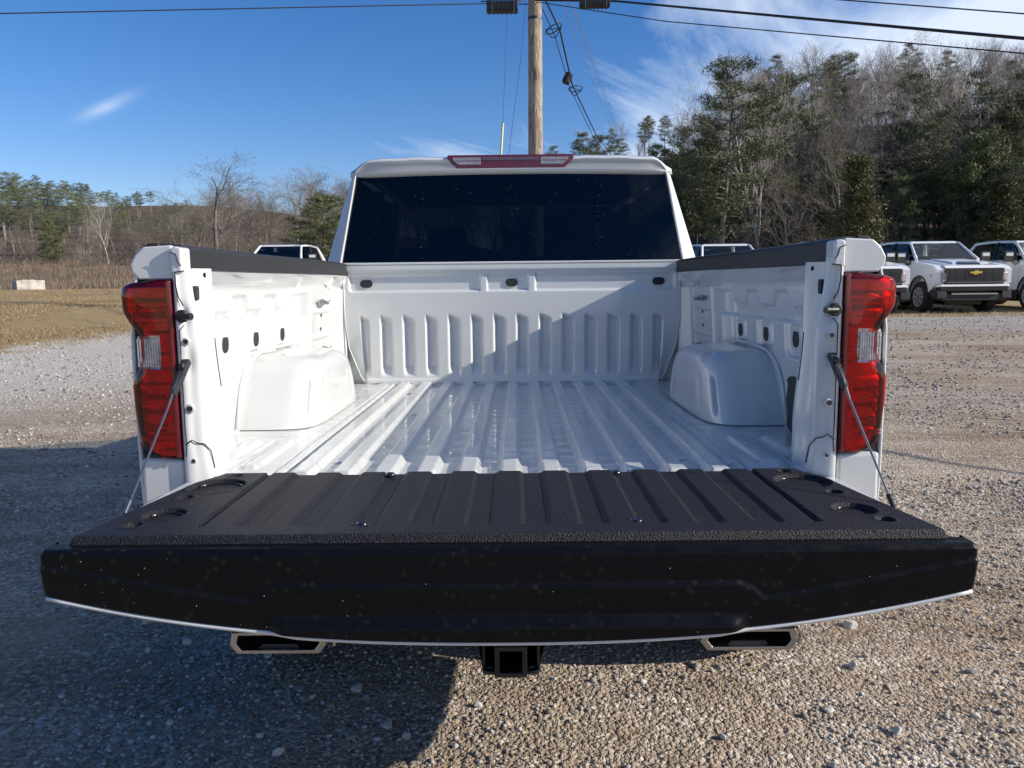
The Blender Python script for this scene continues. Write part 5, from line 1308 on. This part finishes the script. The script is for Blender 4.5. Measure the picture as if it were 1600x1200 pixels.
def blades(name, x, y, h, w, mat, lean=0.35):
    n = len(x); a = rng.uniform(0, 2*PI, n); z = ground_z(x, y)
    b0 = np.stack([x-np.cos(a)*w/2, y-np.sin(a)*w/2, z-0.01], 1); b1 = np.stack([x+np.cos(a)*w/2, y+np.sin(a)*w/2, z-0.01], 1)
    la = rng.uniform(0, 2*PI, n); t = np.stack([x+np.cos(la)*h*lean*rng.random(n), y+np.sin(la)*h*lean*rng.random(n), z+h], 1)
    V = np.stack([b0, b1, t], 1).reshape(-1, 3); F = np.arange(3*n).reshape(-1, 3)
    return tag(fast_mesh(name, V, F, mat), kind='stuff')
n = 150000
y = 11+27*rng.random(n)**1.2; x = -0.74*y+rng.random(n)*(edge_x(y)+0.74*y+0.6); k = (x < edge_x(y)+0.3*rng.normal(size=n)) & (fbm(x*0.8, y*0.8, 3, 3) > 0.36+0.12*rng.random(n))
x, y = x[k], y[k]; blades('mown_grass', x, y, rng.uniform(0.02, 0.07, len(x)), rng.uniform(0.006, 0.014, len(x)), M['drygrass'], 0.9)
n = 90000
y = 38.8+62*rng.random(n)**1.5; x = -0.78*y+rng.random(n)*(0.95*y); k = (fbm(x*0.12, y*0.12, 3, 8) > 0.28) & (y > 39+7*fbm(x*0.25, y*0.1, 3, 18)*rng.random(n)**0.3)
x, y = x[k], y[k]; hh = (0.15+0.75*fbm(x*0.2, y*0.2, 3, 14))*rng.uniform(0.4, 1.1, len(x)); blades('brown_weeds', x, y, hh, rng.uniform(0.012, 0.04, len(x)), M['weeds'], 0.5)
n = 9000
y = 19.0+5*rng.random(n); x = 5+18*rng.random(n); blades('straw_tufts', x, y, rng.uniform(0.02, 0.10, n), rng.uniform(0.008, 0.016, n), M['drygrass'], 0.9)

# ------------------------------------------------------------------ trees
def tube_arrays(segs, sides):
    """segs: list of (p0, p1, r0, r1)"""
    p0 = np.array([s[0] for s in segs]); p1 = np.array([s[1] for s in segs]); r0 = np.array([s[2] for s in segs]); r1 = np.array([s[3] for s in segs])
    d = p1-p0; d /= np.linalg.norm(d, axis=1)[:, None]+1e-9
    ref = np.where(np.abs(d[:, 2:3]) < 0.9, np.array([[0, 0, 1.0]]), np.array([[1.0, 0, 0]]))
    u = np.cross(d, ref); u /= np.linalg.norm(u, axis=1)[:, None]; w = np.cross(d, u)
    a = np.arange(sides)*2*PI/sides
    ring = np.cos(a)[None, :, None]*u[:, None, :]+np.sin(a)[None, :, None]*w[:, None, :]
    A = p0[:, None, :]+ring*r0[:, None, None]; B = p1[:, None, :]+ring*r1[:, None, None]
    V = np.concatenate([A, B], 1)
    i = np.arange(sides); f = np.stack([i, (i+1) % sides, (i+1) % sides+sides, i+sides], 1)
    F = f[None]+(np.arange(len(segs))*2*sides)[:, None, None]
    return V.reshape(-1, 3), F.reshape(-1, 4)
def bare_tree(seed, H=12.0, r=0.16, spread=0.5, up=0.25, forks=5, mat='bark', tw='twig', clear=0.3, stems=1):
    rs = np.random.default_rng(seed); thick = []; thin = []
    def grow(p, d, L, rad, lev):
        n = 4 if lev < 2 else 3
        pts = [p]; dirs = [d]
        for k in range(n):
            d = d+rs.normal(0, 0.10+0.04*lev, 3)+np.array([0, 0, up*0.25*(lev > 0)]); d = d/np.linalg.norm(d); p = p+d*L/n; pts.append(p); dirs.append(d)
        for k in range(n):
            f0 = 1-0.55*k/n; f1 = 1-0.55*(k+1)/n
            (thick if lev < 2 else thin).append((pts[k], pts[k+1], rad*f0, rad*f1))
        if lev >= forks: return
        nb = (9 if lev == 0 else (6 if forks == 4 else 5) if lev < 2 else (5 if forks == 4 else 4) if lev < 3 else (4 if forks == 4 else 3))
        for b in range(nb):
            t = (clear+(1-clear)*(b+0.6)/nb) if lev == 0 else 0.25+0.75*(b+rs.random()*0.6)/nb
            t = min(t, 0.99); k = int(t*n); q = pts[k]+(pts[k+1]-pts[k])*(t*n-k)
            ax = rs.normal(size=3); ax -= ax.dot(dirs[k])*dirs[k]; ax /= np.linalg.norm(ax)
            s_ = spread*rs.uniform(0.7, 1.4); nd = dirs[k]*math.cos(s_)+ax*math.sin(s_); nd /= np.linalg.norm(nd)
            rr = rad*(1-0.55*t)*rs.uniform(0.42, 0.68)
            LL = L*(0.55*(1.1-0.45*t) if lev == 0 else rs.uniform(0.45, 0.72))
            grow(q, nd, LL, max(rr, 0.008), lev+1)
    for st in range(stems):
        d0 = np.array([rs.normal(0, 0.05 if stems == 1 else 0.35), rs.normal(0, 0.05 if stems == 1 else 0.35), 1.0]); d0 /= np.linalg.norm(d0)
        grow(np.array([0, 0, -0.3]), d0, H*(0.80 if stems == 1 else rs.uniform(0.45, 0.7)), r, 0 if stems == 1 else 1)
    root = empty('bare_tree')
    if not thick: thick, thin = thin[:40], thin[40:]
    V, F = tube_arrays(thick, 6); fast_mesh('trunk', V, F, M[mat], root, True)
    V, F = tube_arrays(thin, 3); fast_mesh('crown', V, F, M[tw], root, False)
    return root
def needles(centres, radii, per, rs, L=0.30, w=0.035, flat=0.6):
    n = len(centres)*per; c = np.repeat(centres, per, 0); r = np.repeat(radii, per)[:, None]
    o = rs.normal(size=(n, 3)); o /= np.linalg.norm(o, axis=1)[:, None]; o *= rs.random((n, 1))**0.5*r; o[:, 2] *= flat
    p = c+o; d = rs.normal(size=(n, 3))+o/(r+1e-6)*0.8+np.array([0, 0, 0.25]); d /= np.linalg.norm(d, axis=1)[:, None]
    s = np.cross(d, rs.normal(size=(n, 3))); s /= np.linalg.norm(s, axis=1)[:, None]
    ll = L*rs.uniform(0.6, 1.3, (n, 1)); V = np.stack([p-s*w, p+s*w, p+d*ll], 1)
    return V.reshape(-1, 3), np.arange(3*n).reshape(-1, 3)
def pine(seed, H=12.0, crown0=0.35, width=2.6, per=26, mat='pine', name='pine_tree', shape='pine', dens=1.0):
    rs = np.random.default_rng(seed); segs = []; cs = []; rr = []
    lean = rs.normal(0, 0.25, 2)
    def axis(z): t = z/H; return np.array([lean[0]*t*t+0.12*math.sin(z*0.5+seed), lean[1]*t*t+0.1*math.cos(z*0.4), z])
    zz = np.linspace(-0.3, H, 12)
    for a, b in zip(zz[:-1], zz[1:]): segs.append((axis(a), axis(b), 0.17*(1.03-max(a, 0)/H)*H/12, 0.17*(1.03-b/H)*H/12))
    z = H*crown0; br = []
    while z < H*0.985:
        t = (z/H-crown0)/(1-crown0)
        if shape == 'pine': W = width*(0.55+0.75*math.sin(min(1, t*1.15)*PI*0.72)) * (1-t)**0.45
        elif shape == 'cone': W = width*((1-t)**0.62)*(0.85+0.22*math.sin(t*11+seed)+0.1*math.sin(t*23))
        k = int((4 if shape == 'pine' else 6)*dens)+rs.integers(0, 2)
        a0 = rs.uniform(0, 6.28)
        for q in range(k):
            if shape == 'pine' and rs.random() < 0.16: continue
            a = a0+q*6.28/k+rs.normal(0, 0.25); L = W*rs.uniform(0.55, 1.18); el = (0.42*t+0.02 if shape == 'pine' else 0.75)+rs.normal(0, 0.14)
            p = axis(z); d = np.array([math.cos(a)*math.cos(el), math.sin(a)*math.cos(el), math.sin(el)])
            if shape == 'cone': L *= 0.95
            e = p+d*L+np.array([0, 0, -0.06*L if shape == 'pine' else 0]); m = p+d*L*0.55+np.array([0, 0, 0.03])
            br += [(p, m, 0.035*H/12, 0.022), (m, e, 0.022, 0.01)]
            nb = max(2, int(L*2.6))
            for j in range(nb):
                f = 0.32+0.68*(j+rs.random())/nb; c = p+(e-p)*f; sw = 0.38*L*f*(1.15-f)+0.12
                off = np.array([-d[1], d[0], 0])*rs.normal(0, sw)+np.array([0, 0, rs.normal(0.05, 0.09)]); c2 = c+off
                br.append((c, c2, 0.012, 0.006)); cs.append(c2); rr.append(rs.uniform(0.26, 0.50)*(0.75+0.1*width) if shape == 'pine' else rs.uniform(0.22, 0.40))
        z += H*(0.038 if shape == 'pine' else 0.034)*rs.uniform(0.8, 1.25)
    root = empty(name)
    V, F = tube_arrays(segs, 8); fast_mesh('trunk', V, F, M['bark'], root, True)
    V, F = needles(np.array(cs), np.array(rr), int(per*2.3), rs, L=0.24 if shape == 'pine' else 0.17, w=0.018 if shape == 'pine' else 0.018, flat=0.55 if shape == 'pine' else 1.0)
    cr = fast_mesh('crown', V, F, M[mat], root, False)
    V, F = tube_arrays(br, 3); fast_mesh('branches', V, F, M['bark'], cr, False)
    return root
protos = {
    'bare': [bare_tree(11, 12, 0.17, 0.50, 0.30, forks=4), bare_tree(12, 12, 0.16, 0.42, 0.35, forks=4, clear=0.45), bare_tree(13, 12, 0.18, 0.62, 0.22, clear=0.35), bare_tree(14, 12, 0.16, 0.5, 0.4, forks=4, clear=0.5)],
    'pale': [bare_tree(21, 12, 0.13, 0.55, 0.25, mat='palebark', tw='palebark')],
    'spread': [bare_tree(31, 12, 0.20, 0.75, 0.15, clear=0.2)],
    'brush': [bare_tree(41, 5, 0.05, 0.6, 0.2, forks=5, tw='browntwig', mat='twig', stems=5), bare_tree(42, 5, 0.045, 0.7, 0.15, forks=5, tw='twig', mat='twig', stems=6)],
    'pine': [pine(51), pine(52, crown0=0.45, width=2.3), pine(53, crown0=0.28, width=3.0), pine(54, crown0=0.5, width=2.2)],
    'bushpine': [pine(61, 8, 0.10, 2.4, 30), pine(62, 8, 0.06, 2.1, 30)],
    'cedar': [pine(71, 7, 0.05, 1.5, 26, 'cedar', 'cedar_tree', 'cone'), pine(72, 7, 0.03, 1.9, 26, 'cedar', 'cedar_tree', 'cone')],
    'farpine': [pine(81, 12, 0.5, 2.4, 20, 'farpine'), pine(82, 12, 0.42, 2.7, 20, 'farpine'), pine(83, 12, 0.6, 2.6, 20, 'farpine')],
}
def top_of(p): return max((v.co.z for c in p.children for v in c.data.vertices), default=1.0)
_tops = {(kd, k): top_of(p) for kd, ps in protos.items() for k, p in enumerate(ps)}
pH = {'bare': 12, 'pale': 12, 'spread': 12, 'brush': 4.4, 'pine': 12, 'bushpine': 8, 'cedar': 7, 'farpine': 12}
used = set()
def plant(kind, x, y, H, label, cat, group, var=None, wide=1.0, rz=None):
    k = var if var is not None else int(rng.integers(0, len(protos[kind])))
    p = protos[kind][k]
    t = p if (kind, k) not in used else copy_tree(p)
    used.add((kind, k))
    s = H/_tops[(kind, k)]; t.scale = (s*wide, s*wide, s); t.rotation_euler = (0, 0, rng.uniform(0, 6.28) if rz is None else rz)
    t.location = (x, y, float(ground_z(x, y))-0.1)
    tag(t, label, cat, group); t.name = {'bare': 'bare_tree', 'pale': 'bare_tree', 'spread': 'bare_tree', 'brush': 'bare_shrub', 'pine': 'pine_tree', 'bushpine': 'pine_tree', 'cedar': 'cedar_tree', 'farpine': 'pine_tree'}[kind]
    return t
# skyline of the right-hand wood as heights above eye level per metre of distance, against bearing x/y
def sky_r(b): return np.interp(b, [0.02, 0.08, 0.13, 0.20, 0.24, 0.27, 0.31, 0.36, 0.45, 0.66, 0.9], [0.150, 0.185, 0.197, 0.215, 0.238, 0.262, 0.272, 0.278, 0.283, 0.29, 0.28])
def H_for(x, y, f): return 1.4+f*sky_r(x/y)*y-float(ground_z(x, y))
# single trees one can point at
plant('pine', 9.7, 36.5, 11.0, 'tall dark pine standing highest at the left end of the right-hand wood', 'pine tree', None, 2, 1.15, 1.0)
plant('pale', 13.4, 41.0, 13.2, 'pale bare tree whose fine crown stands above the tall pine', 'bare tree', None, 0, 0.72, 0.4)
plant('cedar', 14.8, 33.5, 6.3, 'broad olive-green cedar at the wood edge above the parked trucks', 'cedar tree', None, 1, 1.45, 0.2)
plant('cedar', 20.3, 33.0, 5.2, 'lower olive-green cedar at the wood edge nearer the right border', 'cedar tree', None, 0, 1.7, 2.2)
plant('bare', 12.2, 33.5, 5.6, 'small many-branched bare tree in front of the dark pines', 'bare tree', None, 2, 1.2, 3.0)
plant('spread', -29.0, 75.0, 11.6, 'big spreading bare tree standing highest left of the cab', 'bare tree', None, 0, 1.35, 2.0)
plant('bare', -21.5, 80.0, 10.4, 'rounded bare tree between the spreading tree and the cab pillar', 'bare tree', None, 2, 1.2, 1.0)
plant('bushpine', -15.2, 62.0, 6.6, 'bushy evergreen just left of the cab rear pillar', 'pine tree', None, 0, 1.75, 0.5)
plant('bushpine', -46.5, 78.0, 4.6, 'dark rounded evergreen in front of the brown trees at the far left', 'pine tree', None, 1, 1.2, 0.5)
plant('pale', -39.8, 76.0, 7.2, 'slim pale bare trunk standing right of the far-left evergreen', 'bare tree', None, 0, 0.7, 0.5)

# rows of the right-hand wood
nb = 0
def row(n, b0, b1, d0, d1, f0, f1, kinds, tagk):
    global nb
    for k in range(n):
        b = b0+(b1-b0)*(k+rng.uniform(0.1, 0.9))/n
        # walk out along the bearing until the foot of the hill
        y = 20.0
        while y < right_base(b*y)+0.0 and y < 130: y += 1.0
        y += rng.uniform(d0, d1)*(1+y/90); x = b*y
        kd = kinds[int(rng.integers(0, len(kinds)))]
        H = H_for(x, y, rng.uniform(f0, f1))
        lim = {'bare': (5, 17), 'pale': (5, 15), 'pine': (5, 15), 'bushpine': (3, 8), 'cedar': (2.5, 7), 'brush': (1.5, 4.5)}[kd]
        H = min(max(H, lim[0]), lim[1])
        lab, cat, grp = tagk[kd]
        if tagk is TR:
            hi = 'on the skyline' if f1 > 1.0 else 'halfway up the wood' if f1 > 0.8 else 'in the lower wood' if f1 > 0.4 else 'at the wood edge'
            wh = ('behind the front end of the right bed rail' if b < 0.34 else 'above the right bed rail' if b < 0.44 else 'above the right tail light' if b < 0.52 else 'above the truck with the gold badge' if b < 0.62 else 'near the right border')
            lab = lab.split(' in the wood')[0].split(' among')[0].split(' at the foot')[0]+' '+hi+' '+wh; grp = lab.replace('tree ', 'trees ').replace('pine ', 'pines ')
        plant(kd, x, y, H, lab, cat, grp)
TR = {'bare': ('leafless grey tree in the wood on the right-hand hillside', 'bare tree', 'bare trees of the right-hand wood'),
      'pale': ('leafless pale-barked tree in the wood on the right-hand hillside', 'bare tree', 'pale bare trees of the right-hand wood'),
      'pine': ('dark green pine among bare trees on the right-hand hillside', 'pine tree', 'pines of the right-hand wood'),
      'bushpine': ('low bushy pine at the foot of the right-hand wood', 'pine tree', 'low pines of the right-hand wood'),
      'cedar': ('small conical cedar at the foot of the right-hand wood', 'cedar tree', 'cedars of the right-hand wood'),
      'brush': ('leafless brown shrub at the foot of the right-hand wood', 'shrub', 'shrubs of the right-hand wood')}
row(36, 0.30, 0.86, 20, 40, 0.95, 1.05, ['bare', 'bare', 'bare', 'bare', 'pine', 'bare', 'bare'], TR)
row(36, 0.22, 0.86, 10, 20, 0.88, 1.02, ['bare', 'bare', 'bare', 'pale', 'pine', 'bare'], TR)
row(34, 0.20, 0.86, 4, 10, 0.66, 0.92, ['pine', 'bare', 'pine', 'bare', 'pale', 'bare'], TR)
row(32, 0.20, 0.86, 1, 4, 0.40, 0.72, ['pine', 'bushpine', 'pine', 'bare', 'bushpine', 'pine'], TR)
row(26, 0.22, 0.86, 0, 1.5, 0.10, 0.30, ['brush', 'bushpine', 'brush', 'cedar', 'brush'], TR)
TR2 = {k: (v[0].replace('on the right-hand hillside', 'on the ridge behind the cab').replace('at the foot of the right-hand wood', 'on the ridge behind the cab'), v[1], v[2].replace('right-hand wood', 'ridge behind the cab')) for k, v in TR.items()}
row(22, 0.03, 0.22, 2, 25, 0.80, 1.0, ['pine', 'pine', 'bare'], TR2)
row(12, 0.03, 0.20, 0, 3, 0.5, 0.8, ['pine', 'bushpine', 'bare'], TR2)

# left: far pine ridge, brown bare band, brush
def sky_l(b): return np.interp(b, [-0.9, -0.68, -0.60, -0.52, -0.46, -0.42, -0.36], [0.136, 0.134, 0.128, 0.112, 0.092, 0.078, 0.065])
for k in range(74):
    b = -0.88+0.52*(k+rng.random())/74; y = rng.uniform(150, 185); x = b*y
    H = min(max(1.4+sky_l(b)*y*rng.uniform(0.92, 1.06)-float(ground_z(x, y)), 6), 18)
    plant('farpine', x, y, H, 'tall pine on the skyline of the far left ridge', 'pine tree', 'pines on the far left ridge', wide=1.1)
for k in range(40):
    b = -0.88+0.48*(k+rng.random())/40; y = rng.uniform(128, 150); x = b*y
    H = min(max(1.4+sky_l(b)*y*rng.uniform(0.68, 0.86)-float(ground_z(x, y)), 6), 14)
    plant('farpine', x, y, H, 'pine lower down on the slope of the far left ridge', 'pine tree', 'pines on the slope of the far left ridge', wide=1.25)
def band(b): return np.interp(b, [-0.9, -0.66, -0.55, -0.45, -0.40, -0.33, -0.2, 0.02], [0.068, 0.070, 0.080, 0.090, 0.110, 0.128, 0.125, 0.12])
for k in range(84):
    b = -0.88+0.90*(k+rng.random())/84; y = rng.uniform(82, 118); x = b*y
    H = min(max(1.4+band(b)*y*rng.uniform(0.72, 1.12)-float(ground_z(x, y)), 3.5), 13)
    plant('bare', x, y, H, 'leafless brown tree in the belt beyond the left field', 'bare tree', 'bare trees beyond the left field', wide=1.35)
for k in range(46):
    b = -0.88+0.92*(k+rng.random())/46; y = rng.uniform(70, 90); x = b*y
    plant('brush', x, y, rng.uniform(1.8, 4.0), 'leafless brown shrub at the foot of the left tree belt', 'shrub', 'shrubs beyond the left field', wide=1.5)
for kd, ps in protos.items():
    for k, p in enumerate(ps):
        if (kd, k) not in used:
            for c in list(p.children_recursive): bpy.data.objects.remove(c)
            bpy.data.objects.remove(p)
# distant lines over the left field
for k in range(3):
    cable([(-95, 120, 15.6-k*0.9+0.2*k), (-52, 105, 9.6-k*0.8), (-30, 98, 8.0-k*0.5)], 0.03, 'power_line', 'thin distant power line crossing in front of the left ridge', 'power line', sag=0.3, mat=M['greywire'], group='distant power lines on the left')
